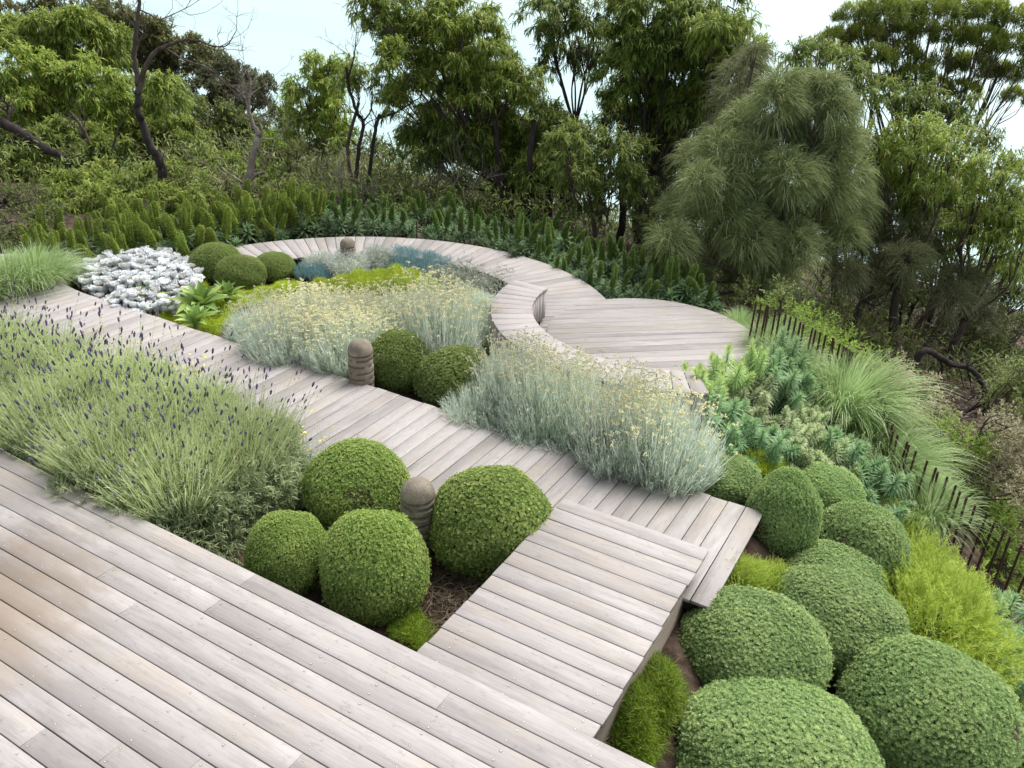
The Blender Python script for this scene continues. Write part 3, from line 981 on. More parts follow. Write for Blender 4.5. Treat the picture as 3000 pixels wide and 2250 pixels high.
def lavender_meshes(seed):
    global rng
    keep, rng = rng, np.random.default_rng(seed)
    r, h = 0.55, 0.46
    Fo = Geo()
    p, d = dome_points(2300, r, h, -0.2, 0.07)
    p[:, 2] = np.maximum(p[:, 2] + 0.1, 0.02)
    D = nrm(d * 0.8 + np.array([0, 0, 0.55]) + rng.normal(size=d.shape) * 0.35)
    Fo.add(*sprigs(p - D * 0.04, D, 10, 0.09, 0.0075, 0.05))
    k = len(p)
    Fo.add(*ribbons(np.stack([p * [0.5, 0.5, 0.3], p * [0.85, 0.85, 0.8], p + D * 0.05], 1), np.array([0.003, 0.0025, 0.0015]), rvec(k)))
    St, Sp = Geo(), Geo()
    m = 1150
    a = rng.random(m) * 2 * PI
    q = np.sqrt(rng.random(m)) * 0.78
    b = np.stack([q * r * 0.8 * np.cos(a), q * r * 0.8 * np.sin(a), h * np.sqrt(1 - q * q * 0.8) * 0.85 + 0.02], -1)
    D = nrm(np.stack([np.cos(a) * q * 0.6, np.sin(a) * q * 0.6, np.ones(m)], -1) + rng.normal(size=(m, 3)) * 0.14)
    L = 0.24 + 0.22 * rng.random(m)
    tall = rng.random(m) < 0.045
    L[tall] = 0.45 + 0.28 * rng.random(tall.sum())
    sag = rng.random(m)[:, None] * 0.05 * np.stack([np.cos(a), np.sin(a), -0.5 + 0 * a], -1)
    t = np.linspace(0, 1, 5)[None, :, None]
    C = b[:, None] + D[:, None] * L[:, None, None] * t + sag[:, None] * t ** 2
    St.add(*ribbons(C, np.array([0.0034, 0.0032, 0.0028, 0.0024, 0.0016]), rvec(m)))
    nodes = C[:, 1:4].reshape(-1, 3)       # pairs of small leaves on the stems
    St.add(*leaf(nodes, nrm(np.repeat(D, 3, 0) + rvec(len(nodes)) * 0.7), 0.035, 0.005, 0.1))
    pick = (rng.random(m) < 0.035) | tall
    tip = C[pick, -1]; T = nrm(C[pick, -1] - C[pick, -2]); n = len(tip)
    X, Y, Z = frames(T)
    rings = [(-0.3, 0.25), (0.0, 0.8), (0.22, 0.75), (0.45, 1.0), (0.7, 0.7), (1.0, 0.08)]
    TV = np.array([(rr * math.cos(k * PI / 2.5 + i * 0.6), rr * math.sin(k * PI / 2.5 + i * 0.6), z * 4.2) for i, (z, rr) in enumerate(rings) for k in range(5)])
    TF = np.array([(i * 5 + k, i * 5 + (k + 1) % 5, i * 5 + 5 + (k + 1) % 5, i * 5 + 5 + k) for i in range(5) for k in range(5)])
    Sp.add(*scatter(TV, TF, tip, X, Y, Z, 0.006 + 0.0045 * rng.random(n)))
    Sp.add(*scatter(OCT_V, OCT_F, tip - T * (0.045 + 0.02 * rng.random((n, 1))), X, Y, Z, 0.0055), 0)
    rng = keep
    return Fo.mesh('lavender_foliage', M_LAV_LEAF), St.mesh('lavender_stems', M_LAV_STEM), Sp.mesh('lavender_spikes', M_LAV_SPIKE)


def put(kind, me_parts, x, y, label, cat, group, s=1.0, dz=0.0, rz=None, tilt=0.0, sz=None):
    z = float(ground_z(x, y)) + dz
    o = thing(kind, (x, y, z), label, cat, group, rng.random() * 6.28 if rz is None else rz, (s, s, sz if sz else s))
    if tilt:
        o.rotation_euler = (rng.normal() * tilt, rng.normal() * tilt, o.rotation_euler[2])
    for nm, me, stuff in me_parts:
        c = link(nm, me, o)
        if stuff:
            c['kind'] = 'stuff'
    return o


ORD = ['first', 'second', 'third', 'fourth', 'fifth', 'sixth', 'seventh', 'eighth', 'ninth', 'tenth', 'eleventh', 'twelfth', 'thirteenth', 'fourteenth',
       'fifteenth', 'sixteenth', 'seventeenth', 'eighteenth', 'nineteenth', 'twentieth']


def build_lavender():
    me = [lavender_meshes(s) for s in (21, 22, 23)]
    k = 0
    for row, (y, xs, where) in enumerate(((3.42, np.arange(-4.72, -12.6, -0.83), 'along the main deck edge'), (4.02, np.arange(-4.78, -12.4, -0.87), 'along the boardwalk edge'))):
        for i, x in enumerate(xs):
            f, s, p = me[k % 3]; k += 1
            put('lavender_bush', [('foliage', f, False), ('flower_stems', s, True), ('flower_spikes', p, True)], x + rng.normal() * 0.06, y + rng.normal() * 0.05,
                f'purple flowering lavender bush, {ORD[i]} {where} counted from the clipped balls', 'lavender', 'lavender bushes between the decks',
                1.0 + 0.14 * rng.random(), 0.0, None, 0.06)
    # a few yellow daisies between lavender and boardwalk
    G = Geo(); S = Geo()
    n = 26
    b = rng.normal(size=(n, 3)) * [0.09, 0.07, 0]
    tip = b + rng.normal(size=(n, 3)) * 0.05 + np.stack([0 * b[:, 0], 0 * b[:, 0], 0.42 + 0.2 * rng.random(n)], -1)
    S.add(*ribbons(np.stack([b, (b + tip) / 2 + rng.normal(size=(n, 3)) * 0.01, tip], 1), np.array([0.003, 0.0022, 0.0015]), rvec(n)))
    pts = rng.normal(size=(260, 3)) * [0.09, 0.08, 0.09] + [0, 0, 0.3]
    S.add(*leaf(pts, nrm(rvec(260) + [0, 0, 0.6]), 0.05, 0.005))
    X, Y, Z = frames(np.array([0, -0.3, 1.0]) + rng.normal(size=(n, 3)) * 0.3)
    TV = np.array([(0, 0, 0.15)] + [((1.0 if i % 2 else 0.55) * math.cos(i * PI / 8), (1.0 if i % 2 else 0.55) * math.sin(i * PI / 8), 0) for i in range(16)])
    TF = np.array([(0, 1 + i, 1 + (i + 1) % 16) for i in range(16)])
    sm = S.mesh('daisy_stems', M_CUR_LEAF)
    fl = []
    for i in range(0, n, 2):
        G = Geo()
        G.add(*scatter(TV, TF, tip[i:i + 1], X[i:i + 1], Y[i:i + 1], Z[i:i + 1], 0.017))
        fl.append(('flower', G.mesh('daisy_flower', M_YFLOWER), False))
    for px, py, lab in ((680, 985, 'grey leaved clump with yellow daisy flowers beside the clipped ball and boardwalk'), (425, 850, 'yellow daisy flowers poking out between the lavender in the middle of its row')):
        p = at(px, py, 0.35)
        put('daisy_clump', [('stems', sm, False)] + fl, p[0], p[1], lab, 'flowers', None, 1.0, 0.05)


def curry_meshes(seed, n_stem, n_head, r=0.36, h=0.44):
    global rng
    keep, rng = rng, np.random.default_rng(seed)
    Fo, Hd = Geo(), Geo()
    a = rng.random(n_stem) * 2 * PI
    q = np.sqrt(rng.random(n_stem))
    base = np.stack([q * r * 0.75 * np.cos(a), q * r * 0.75 * np.sin(a), 0.0 * a], -1)
    hh = h * (1.0 - 0.42 * q ** 2) * (0.75 + 0.4 * rng.random(n_stem))
    D = nrm(np.stack([np.cos(a) * q * 0.55, np.sin(a) * q * 0.55, np.ones(n_stem)], -1) + rng.normal(size=(n_stem, 3)) * 0.13)
    t = np.linspace(0, 1, 4)[None, :, None]
    C = base[:, None] + D[:, None] * hh[:, None, None] * t + rng.normal(size=(n_stem, 1, 3)) * 0.02 * t ** 2
    Fo.add(*ribbons(C, np.array([0.003, 0.003, 0.0026, 0.0016]), rvec(n_stem)))
    m = 13
    tt = np.tile(np.linspace(0.30, 0.93, m), n_stem)
    P_ = np.repeat(base, m, 0) + np.repeat(D * hh[:, None], m, 0) * tt[:, None]
    Fo.add(*leaf(P_, nrm(np.repeat(D, m, 0) * 0.9 + rvec(len(P_)) * 0.6), 0.045 * (0.7 + 0.6 * rng.random(len(P_))), 0.0055, 0.05))
    sel = np.argsort(-hh + rng.random(n_stem) * 0.12)[:n_head]
    tip = C[sel, -1]; Dn = nrm(D[sel])
    st = rng.random((n_head, 1)) * 0.12 + 0.02
    tip2 = tip + Dn * st + rng.normal(size=(n_head, 3)) * 0.01
    Fo.add(*ribbons(np.stack([tip, (tip + tip2) / 2, tip2], 1), np.array([0.0018, 0.0016, 0.0014]), rvec(n_head)))
    k = 6
    off = rng.normal(size=(n_head * k, 3)) * [0.010, 0.010, 0.003]
    pos = np.repeat(tip2, k, 0) + off
    X, Y, Z = frames(np.repeat(Dn, k, 0))
    Hd.add(*scatter(OCT_V * [1, 1, 0.7], OCT_F, pos, X, Y, Z, 0.005 + 0.003 * rng.random(len(pos))))
    C2 = Geo()
    rng = keep
    return Fo.mesh('curry_foliage', M_CUR_LEAF), Hd.mesh('curry_flowers', M_CUR_FLOWER)


def build_curry():
    full = [curry_meshes(s, 950, 200, 0.40, 0.46) for s in (31, 32, 33)]
    few = [curry_meshes(s, 800, 12, 0.34, 0.36) for s in (34, 35)]
    av = [(x, y, R + (0.13 if i < 2 else -0.05)) for i, (x, y, R) in enumerate(BALLS[4:7])] + [(x, y, R + 0.2) for x, y, R in BALLS[10:13]]
    bz = 0.12
    back = px_poly([(485, 715), (520, 680), (620, 655), (760, 650), (900, 672), (1040, 700), (1080, 722), (1130, 770), (1195, 790),
                    (1200, 815), (1080, 790), (1000, 745), (900, 720), (800, 740), (790, 780), (745, 800), (640, 765), (550, 735)], 0.42)
    front = px_poly([(1090, 790), (1180, 795), (1300, 800), (1440, 770), (1510, 800), (1520, 890), (1540, 950), (1470, 1010), (1440, 1035), (1330, 1000), (1200, 950), (1180, 900), (1110, 850), (1070, 820)], 0.35)
    frt = px_poly([(975, 880), (1060, 820), (1180, 880), (1210, 940), (1300, 985), (1280, 1000), (1100, 930)], 0.12)
    # keep the drifts off the boardwalk and the bench
    cb = np.array([-2.8686, 8.4959])
    for poly, meshes, lab, grp in ((back, full, 'silver curry plant with pale yellow buttons in the drift behind the three balls', 'curry plants in the drift behind the three balls'),
                                   (front, full, 'silver curry plant with yellow buttons in the drift between bench and boardwalk', 'curry plants in the drift before the bench'),
                                   (frt, few, 'silver curry plant with hardly any flowers, spilling over the boardwalk edge', 'flowerless curry plants at the boardwalk edge')):
        for i, c in enumerate(fill(poly, 0.26, 5000, av)):
            if math.hypot(c[0] - cb[0], c[1] - cb[1]) < 2.03 or c[1] < 6.0:
                continue
            f, hd = meshes[i % len(meshes)]
            sc = 0.92 + 0.25 * rng.random()
            near = math.hypot(c[0] - cb[0], c[1] - cb[1]) < 2.75 and meshes is full
            put('curry_plant', [('foliage', f, False), ('flower_heads', hd, True)], c[0], c[1], lab, 'curry plant', grp, sc, 0.02, None, 0.05, sc * (1.42 if near else 1.0))


def build_succulents():
    global rng
    mes = []
    for sd_ in (41, 42, 43):
        keep, rng = rng, np.random.default_rng(sd_)
        G = Geo()
        for k in range(17):
            a = k * 2.4 + rng.normal() * 0.1
            el = 0.5 + 0.95 * k / 17 + rng.normal() * 0.06
            L = 0.085 - 0.03 * k / 17
            u = np.linspace(0, 1, 5)
            w = np.array([0.25, 0.6, 0.95, 0.9, 0.35]) * 0.034
            d = np.array([math.cos(a) * math.cos(el), math.sin(a) * math.cos(el), math.sin(el)])
            s = np.array([-math.sin(a), math.cos(a), 0])
            nup = np.cross(d, s)
            nup = nup if nup[2] > 0 else -nup
            sp = d * (u[:, None] * L) + nup * (0.018 * u[:, None] ** 2)
            V = np.stack([sp - s * w[:, None] + nup * (w[:, None] * 0.35), sp, sp + s * w[:, None] + nup * (w[:, None] * 0.35)], 1).reshape(-1, 3)
            V = np.vstack([V, V - nup * 0.006])
            q = [(r * 3 + c, r * 3 + c + 1, r * 3 + c + 4, r * 3 + c + 3) for r in range(4) for c in range(2)]
            G.add(V, q + [tuple(15 + i for i in x[::-1]) for x in q] + [(12, 13, 28, 27), (13, 14, 29, 28)])
        tube(G, [(0, 0, -0.10), (0, 0, 0.01)], 0.008, 0.012, 5)
        ellipsoid(G, (0, 0, -0.01), (0.03, 0.03, 0.03), 8, 6)
        rng = keep
        mes.append(G.mesh('succulent_rosette', M_SUCC, True))
    poly = px_poly([(152, 582), (185, 560), (240, 548), (330, 541), (400, 548), (432, 585), (425, 610), (380, 640), (372, 655), (330, 660), (290, 668), (255, 662), (215, 640), (190, 610)], 0.22)
    c0 = poly[:, :2].mean(0)
    for i, c in enumerate(fill(poly, 0.094, 14000)):
        e = min(np.hypot(*(c - (poly[j, :2] + t * (poly[(j + 1) % len(poly), :2] - poly[j, :2])))) for j in range(len(poly)) for t in (0, 0.33, 0.66))
        h = 0.08 + 0.24 * min(1, e / 0.5) ** 0.7 + rng.normal() * 0.025
        o = link('white_succulent', mes[i % 3], None, (c[0], c[1], float(ground_z(c[0], c[1])) + h))
        o.rotation_euler = (rng.normal() * 0.2 + 0.12, rng.normal() * 0.2, rng.random() * 6)
        s = 1.0 + 0.4 * rng.random(); o.scale = (s, s, s)
        tag(o, 'white rosette succulent in the dense pale patch beside the boardwalk', 'succulent', 'white succulents beside the boardwalk')


def build_agaves():
    global rng
    mes = []
    for sd_ in (51, 52, 53):
        keep, rng = rng, np.random.default_rng(sd_)
        G = Geo()
        n = 19
        for k in range(n):
            a = k * 2.4 + rng.normal() * 0.15
            el = 0.25 + 1.05 * (k / n) + rng.normal() * 0.08
            L = 0.40 * (1 - 0.35 * k / n) * (0.9 + 0.2 * rng.random())
            u = np.linspace(0, 1, 9)
            w = 0.058 * np.array([0.55, 0.62, 0.8, 0.98, 1.0, 0.86, 0.6, 0.3, 0.02])
            d = np.array([math.cos(a) * math.cos(el), math.sin(a) * math.cos(el), math.sin(el)])
            s = np.array([-math.sin(a), math.cos(a), 0])
            nup = np.cross(d, s); nup = nup if nup[2] > 0 else -nup
            sp = d * (u[:, None] * L) - np.array([0, 0, 1]) * (0.10 * (1 - k / n) * u[:, None] ** 2.4)
            sp += s * (0.02 * np.sin(u * 3 + k))[:, None]
            rows = []
            for c in (-1, -0.5, 0, 0.5, 1):
                rows.append(sp + s * (w * c)[:, None] + nup * (w * (0.38 * c * c))[:, None])
            V = np.stack(rows, 1).reshape(-1, 3)
            q = [(r * 5 + c, r * 5 + c + 1, r * 5 + c + 6, r * 5 + c + 5) for r in range(8) for c in range(4)]
            G.add(V, q)
        tube(G, [(0, 0, -0.3), (0, 0, 0.03)], 0.05, 0.05, 8)
        rng = keep
        mes.append(G.mesh('agave_rosette', M_AGAVE, True))
    for i, (px, py, s, lab) in enumerate(((316, 655, 0.85, 'bright green agave rosette rising out of the white succulents'),
                                          (437, 668, 1.15, 'largest bright green agave, upright leaves, between moss and curry plants'),
                                          (425, 705, 0.85, 'small agave at the boardwalk edge in front of the largest one'),
                                          (492, 645, 0.8, 'agave half hidden behind the curry plants near the clipped balls'))):
        p = at(px, py, 0.12)
        o = link('agave', mes[i % 3], None, (p[0], p[1], float(ground_z(p[0], p[1])) + 0.16))
        o.scale = (s, s, s); o.rotation_euler = (0.05, -0.05, i * 1.3)
        tag(o, lab, 'agave', 'agaves beside the boardwalk')


def cover(name, poly_px, hpx, mat, height, dens, tuft, label, cat, mound=0.0, bump=0.03, kind='stuff', up=0.5, width=0.06, spread=1.0, core=None, flowers=0):
    """Ground cover: tufts of small leaves over a gently mounded patch."""
    poly = px_poly(poly_px, hpx)[:, :2]
    lo, hi = poly.min(0), poly.max(0)
    area = abs(0.5 * np.sum(poly[:, 0] * np.roll(poly[:, 1], -1) - poly[:, 1] * np.roll(poly[:, 0], -1)))
    n = int(dens * area)
    c = lo + rng.random((n * 6, 2)) * (hi - lo)
    c = c[in_poly(c[:, 0], c[:, 1], poly)][:n]
    n = len(c)
    # distance to the outline gives the mound its shoulder
    dd = np.full(n, 9.0)
    for i in range(len(poly)):
        a, b = poly[i], poly[(i + 1) % len(poly)]
        t = np.clip(((c - a) @ (b - a)) / ((b - a) @ (b - a) + 1e-9), 0, 1)
        dd = np.minimum(dd, np.hypot(*(c - a - t[:, None] * (b - a)).T))
    sh = np.clip(dd / 0.28, 0, 1) ** 0.5
    h = height * (0.25 + 0.75 * sh) + mound * np.clip(dd / 0.8, 0, 1) ** 0.8 + bump * (np.sin(c[:, 0] * 9 + 1) * np.sin(c[:, 1] * 8) + 0.8 * np.sin(c[:, 0] * 19 + c[:, 1] * 15))
    base = np.c_[c, ground_z(c[:, 0], c[:, 1]) + h * (0.55 + 0.45 * rng.random(n) ** 0.4)]
    G = Geo()
    k = 9
    P_ = np.repeat(base, k, 0) + rng.normal(size=(n * k, 3)) * tuft * 0.25
    D = nrm(rvec(n * k) * spread + np.array([0, 0, up]))
    G.add(*leaf(P_, D, tuft * (0.6 + 0.8 * rng.random(n * k)), tuft * width, 0.05), 0, np.repeat(rng.random(n) ** 3, k * 6))
    # solid underlay so the soil does not show
    return_z = float(np.mean(base[:, 2]))
    if flowers:
        s = rng.choice(n, flowers, False)
        X, Y, Z = frames(np.tile([0, 0, 1.0], (flowers, 1)))
        G.add(*scatter(OCT_V, OCT_F, base[s] + [0, 0, 0.04], X, Y, Z, 0.007), 1)
    o = link(name, G.mesh(name, [mat, M_SUCC]))
    tag(o, label, cat, None, kind if kind == 'stuff' else None)
    return o


def build_covers():
    cover('moss_mound', [(690, 600), (760, 585), (860, 572), (930, 585), (955, 615), (935, 632), (860, 640), (780, 640), (640, 605)], 0.18, M_MOSS, 0.16, 5200, 0.05,
          'bright yellow green cushion of moss like foliage behind the curry plants', 'ground cover', 0.14)
    cover('moss_carpet', [(330, 690), (375, 650), (440, 610), (500, 640), (640, 600), (660, 622), (520, 660), (470, 720)], 0.06, M_MOSS, 0.08, 4200, 0.045,
          'yellow green mossy carpet around the agaves', 'ground cover')
    cover('moss_strip', [(1585, 985), (1610, 965), (1700, 985), (1720, 1010), (1690, 1035), (1640, 1015)], 0.12, M_MOSS, 0.16, 5000, 0.055,
          'strip of yellow green foliage with tiny white flowers behind the dome shrubs', 'ground cover', 0.05, flowers=14)
    cover('dark_moss', [(840, 1375), (880, 1330), (925, 1340), (950, 1385), (915, 1420)], 0.0, M_MOSS_D, 0.05, 9000, 0.045,
          'dark green mossy tuft in the corner between main deck and bridge', 'ground cover')
    cover('moss_slope', [(1310, 1560), (1345, 1480), (1400, 1420), (1470, 1440), (1480, 1520), (1430, 1590), (1400, 1660), (1380, 1655)], 0.1, M_MOSS_D, 0.16, 9000, 0.06,
          'grassy dark green moss below the bridge wall and main deck edge', 'ground cover', 0.05, 0.05)
    cover('blue_fingers', [(635, 575), (640, 590), (700, 602), (830, 575), (960, 590), (1010, 582), (985, 565), (930, 548), (880, 535), (845, 535), (820, 560), (720, 575)], 0.12, M_CHALK, 0.16, 3800, 0.075,
          'blue grey finger leaved succulents massed along the curved path', 'succulent', 0.0, 0.012, 'stuff', 1.6, 0.075, 0.55)
    n = 0
    # silver cushions
    global rng
    for px, py, r, lab in ((745, 572, 0.33, 'largest round silver cushion bush in front of the small domed bollard'), (692, 563, 0.24, 'silver cushion bush nearest the three clipped balls by the path'),
                           (815, 553, 0.28, 'silver cushion bush beside the blue succulents')):
        p = at(px, py, 0.2)
        G = Geo()
        q, d = dome_points(1500, r, r * 0.85, -0.1, 0.06)
        D = nrm(d + rvec(1500) * 0.9)
        S = np.stack([q * 0.8, q * 0.93 + D * 0.02, q + D * 0.05, q + D * 0.075 + rvec(1500) * 0.02], 1)
        G.add(*ribbons(S, np.array([0.003, 0.003, 0.0025, 0.0015]), rvec(1500)))
        q = np.repeat(q, 3, 0)
        G.add(*leaf(q, nrm(rvec(len(q)) + q / r), 0.05, 0.004, 0))
        C = Geo(); ellipsoid(C, (0, 0, 0), (r * 0.85, r * 0.85, r * 0.72), 20, 12)
        o = thing('cushion_bush', (p[0], p[1], float(ground_z(p[0], p[1])) + 0.05), lab, 'cushion bush', 'silver cushion bushes by the curved path')
        link('twigs', G.mesh('cushion_twigs', M_SILVER), o)
        link('inner_twigs', C.mesh('cushion_core', M_SALT), o)
    # sprawling grey shrub
    for px, py, rr, lab in ((985, 600, 0.48, 'sprawling grey twiggy shrub along the curved path, next to the moss mound'), (1045, 612, 0.42, 'sprawling grey twiggy shrub near the head of the curved bench')):
        p = at(px, py, 0.12)
        G = Geo()
        n = 420
        a = rng.random(n) * 6.28
        b = np.c_[rng.normal(size=(n, 2)) * rr * 0.5, 0.05 + 0.1 * rng.random(n)]
        D = nrm(np.c_[np.cos(a), np.sin(a), rng.normal(size=n) * 0.3])
        t = np.linspace(0, 1, 5)[None, :, None]
        L = (0.15 + 0.2 * rng.random(n))[:, None, None]
        C = b[:, None] + D[:, None] * L * t + np.array([0, 0, 1]) * 0.12 * np.sin(t * PI) * rng.random((n, 1, 1)) + rng.normal(size=(n, 5, 3)) * 0.008
        C[..., 2] = np.maximum(C[..., 2], 0.01)
        G.add(*ribbons(C, np.array([0.005, 0.005, 0.004, 0.0035, 0.002]), rvec(n)))
        q = C[:, 1:].reshape(-1, 3)
        q = np.repeat(q, 2, 0)
        G.add(*leaf(q, nrm(rvec(len(q)) + [0, 0, 0.4]), 0.03, 0.008, 0.05))
        o = link('sprawling_shrub', G.mesh('sprawling_shrub', M_SALT), None, (p[0], p[1], float(ground_z(p[0], p[1]))))
        tag(o, lab, 'shrub', 'sprawling grey shrubs by the curved path')
    few = curry_meshes(61, 360, 0, 0.22, 0.24)
    for px, py, s, lab in ((990, 645, 0.85, 'small silver shrub in bare soil before the curry drift'), (1030, 655, 1.0, 'small silver shrub close to the bench back'), (1012, 632, 0.8, 'smallest silver shrub under the sprawling grey twigs'),
                           (1055, 645, 0.6, 'low silver tuft against the bench back')):
        p = at(px, py, 0.1)
        put('silver_shrub', [('foliage', few[0], False)], p[0], p[1], lab, 'shrub', 'small silver shrubs behind the bench', s)
    # tan stems and litter on the bare soil by the bridge
    G = Geo()
    n = 900
    poly = px_poly([(905, 1330), (935, 1260), (960, 1210), (1040, 1235), (1075, 1225), (960, 1380)], 0.0)
    lo, hi = poly[:, :2].min(0), poly[:, :2].max(0)
    c = lo + rng.random((n, 2)) * (hi - lo)
    c = c[in_poly(c[:, 0], c[:, 1], poly[:, :2])]
    poly = px_poly([(1300, 1560), (1350, 1470), (1400, 1420), (1400, 1480), (1330, 1600)], 0.0)
    lo, hi = poly[:, :2].min(0), poly[:, :2].max(0)
    c2 = lo + rng.random((n, 2)) * (hi - lo)
    c = np.vstack([c, c2[in_poly(c2[:, 0], c2[:, 1], poly[:, :2])]])
    n = len(c)
    a = rng.random(n) * 6.28
    L = (0.06 + 0.22 * rng.random(n) ** 2)[:, None, None]
    t = np.linspace(0, 1, 6)[None, :, None]
    cur = rng.normal(size=(n, 1, 1)) * 0.8
    ang = a[:, None, None] + cur * t
    C = np.c_[c, ground_z(c[:, 0], c[:, 1]) + 0.012 + 0.03 * rng.random(n)][:, None] + L * t * np.concatenate([np.cos(ang), np.sin(ang), 0.15 * np.sin(t * PI) + 0 * ang], -1)
    G.add(*ribbons(C, np.array([0.0026, 0.003, 0.003, 0.003, 0.0025, 0.0015]), rvec(n)))
    tag(link('dry_litter', G.mesh('dry_litter', M_TWIG)), 'dry brown stems and litter on the bare soil beside the bridge', 'plant litter', None, 'stuff')


# ------------------------------------------------------------------ spurge, grasses, golden shrubs
def spurge_mesh(mat, seed, heads=17, r=0.34, h=0.42, L=0.105):
    global rng
    keep, rng = rng, np.random.default_rng(seed)
    G = Geo(); S = Geo()
    p, d = dome_points(heads, r, h, 0.12, 0.05)
    D = nrm(d * [0.9, 0.9, 0.8] + [0, 0, 0.25])
    for i in range(heads):
        tube(S, crm([(p[i, 0] * 0.15, p[i, 1] * 0.15, 0), p[i] * [0.6, 0.6, 0.55], p[i]], 3), 0.007, 0.006, 5)
    m = 72
    t = np.tile(np.linspace(0, 1, m), heads)
    a = np.tile(np.arange(m) * 2.4, heads) + rng.random(heads * m) * 0.3
    X, Y, Z = (np.repeat(v, m, 0) for v in frames(D))
    P_ = np.repeat(p, m, 0) + Z * ((t - 0.75) * 0.13)[:, None]
    el = -0.45 + 1.75 * t ** 1.3
    Dl = (X * np.cos(a)[:, None] + Y * np.sin(a)[:, None]) * np.cos(el)[:, None] + Z * np.sin(el)[:, None]
    ln = L * (1.1 - 0.55 * t)
    G.add(*leaf(P_, Dl, ln, 0.0155, 0.12, 0.85), 0, np.repeat(t ** 3 * 0.8, 6))
    rng = keep
    return G.mesh('spurge_foliage', mat), S.mesh('spurge_stems', M_EUPH_B)


def build_spurge():
    blue = [spurge_mesh(M_EUPH_B, s, 18) for s in (71, 72)]
    lime = [spurge_mesh(M_EUPH_L, s, 20) for s in (73, 74)]
    pale = [spurge_mesh(M_EUPH_V, s, 26, 0.36, 0.38, 0.085) for s in (75, 76)]
    av = [(x, y, R + 0.15) for x, y, R in BALLS[10:]]
    zones = [
        ([(1500, 800), (1560, 785), (1640, 800), (1640, 850), (1560, 870), (1520, 900), (1500, 860)], lime, 'lime green spurge bush beside the round platform', 'lime green spurge by the platform'),
        ([(1640, 790), (1700, 790), (1730, 830), (1690, 850), (1640, 820)], blue, 'grey green spurge bush with bare stems right behind the platform edge', 'grey green spurge behind the platform'),
        ([(1545, 915), (1560, 880), (1600, 900), (1680, 940), (1700, 985), (1640, 975), (1560, 960)], blue, 'blue green spurge with whorled leaves beside the curry plants', 'blue green spurge beside the curry plants'),
        ([(1590, 860), (1660, 840), (1740, 860), (1830, 920), (1870, 975), (1820, 1000), (1740, 960), (1660, 925)], pale, 'pale variegated spurge in the middle of the mound', 'pale spurge on the mound'),
        ([(1740, 980), (1800, 990), (1880, 985), (1930, 1060), (1950, 1110), (1900, 1100), (1830, 1030), (1760, 1010)], blue, 'blue green spurge on the slope above the golden shrub', 'blue green spurge on the slope'),
        ([(2095, 1270), (2150, 1290), (2212, 1330), (2250, 1400), (2250, 1560), (2200, 1560), (2150, 1450), (2110, 1400), (2090, 1330)], blue, 'blue green spurge at the foot of the rusty rods by the right border', 'blue green spurge by the right border'),
    ]
    for poly, ms, lab, grp in zones:
        pp = px_poly(poly, 0.3)
        for i, c in enumerate(fill(pp, 0.36, 2500, av)):
            if math.hypot(c[0] + 3.042, c[1] - 8.738) < 1.45:
                continue
            f, s = ms[i % len(ms)]
            put('spurge_bush', [('foliage', f, False), ('stems', s, False)], c[0], c[1], lab, 'spurge', grp, 0.9 + 0.3 * rng.random(), 0.0, None, 0.08, 1.35 if 'platform' in lab else None)


def grass_mesh(seed, n=1300, L=0.82, lean=(0, 0)):
    global rng
    keep, rng = rng, np.random.default_rng(seed)
    a = rng.random(n) * 6.28
    q = rng.random(n) ** 0.7
    base = np.c_[q * 0.16 * np.cos(a), q * 0.16 * np.sin(a), 0 * a]
    out = 0.10 + 0.68 * q * (0.6 + 0.6 * rng.random(n))
    a2 = a + rng.normal(size=n) * 0.35
    h = np.c_[np.cos(a2), np.sin(a2)] * out[:, None] + np.asarray(lean)
    ln = L * (0.65 + 0.5 * rng.random(n))
    t = np.linspace(0, 1, 7)[None, :]
    xy = base[:, None, :2] + h[:, None] * (ln[:, None] * t ** 1.3 * 0.8)[..., None]
    z = ln[:, None] * (t * 1.12 - (0.25 + 0.62 * np.minimum(out, 1.1)[:, None]) * t ** 2.3)
    C = np.concatenate([xy, np.maximum(z, -0.25)[..., None]], -1)
    G = Geo()
    side = nrm(np.c_[-np.sin(a2), np.cos(a2), rng.normal(size=n) * 0.3])
    G.add(*ribbons(C, np.array([0.0028, 0.0032, 0.003, 0.0027, 0.0022, 0.0015, 0.0004]), side))
    rng = keep
    return G.mesh('grass_tussock', M_GRASS)


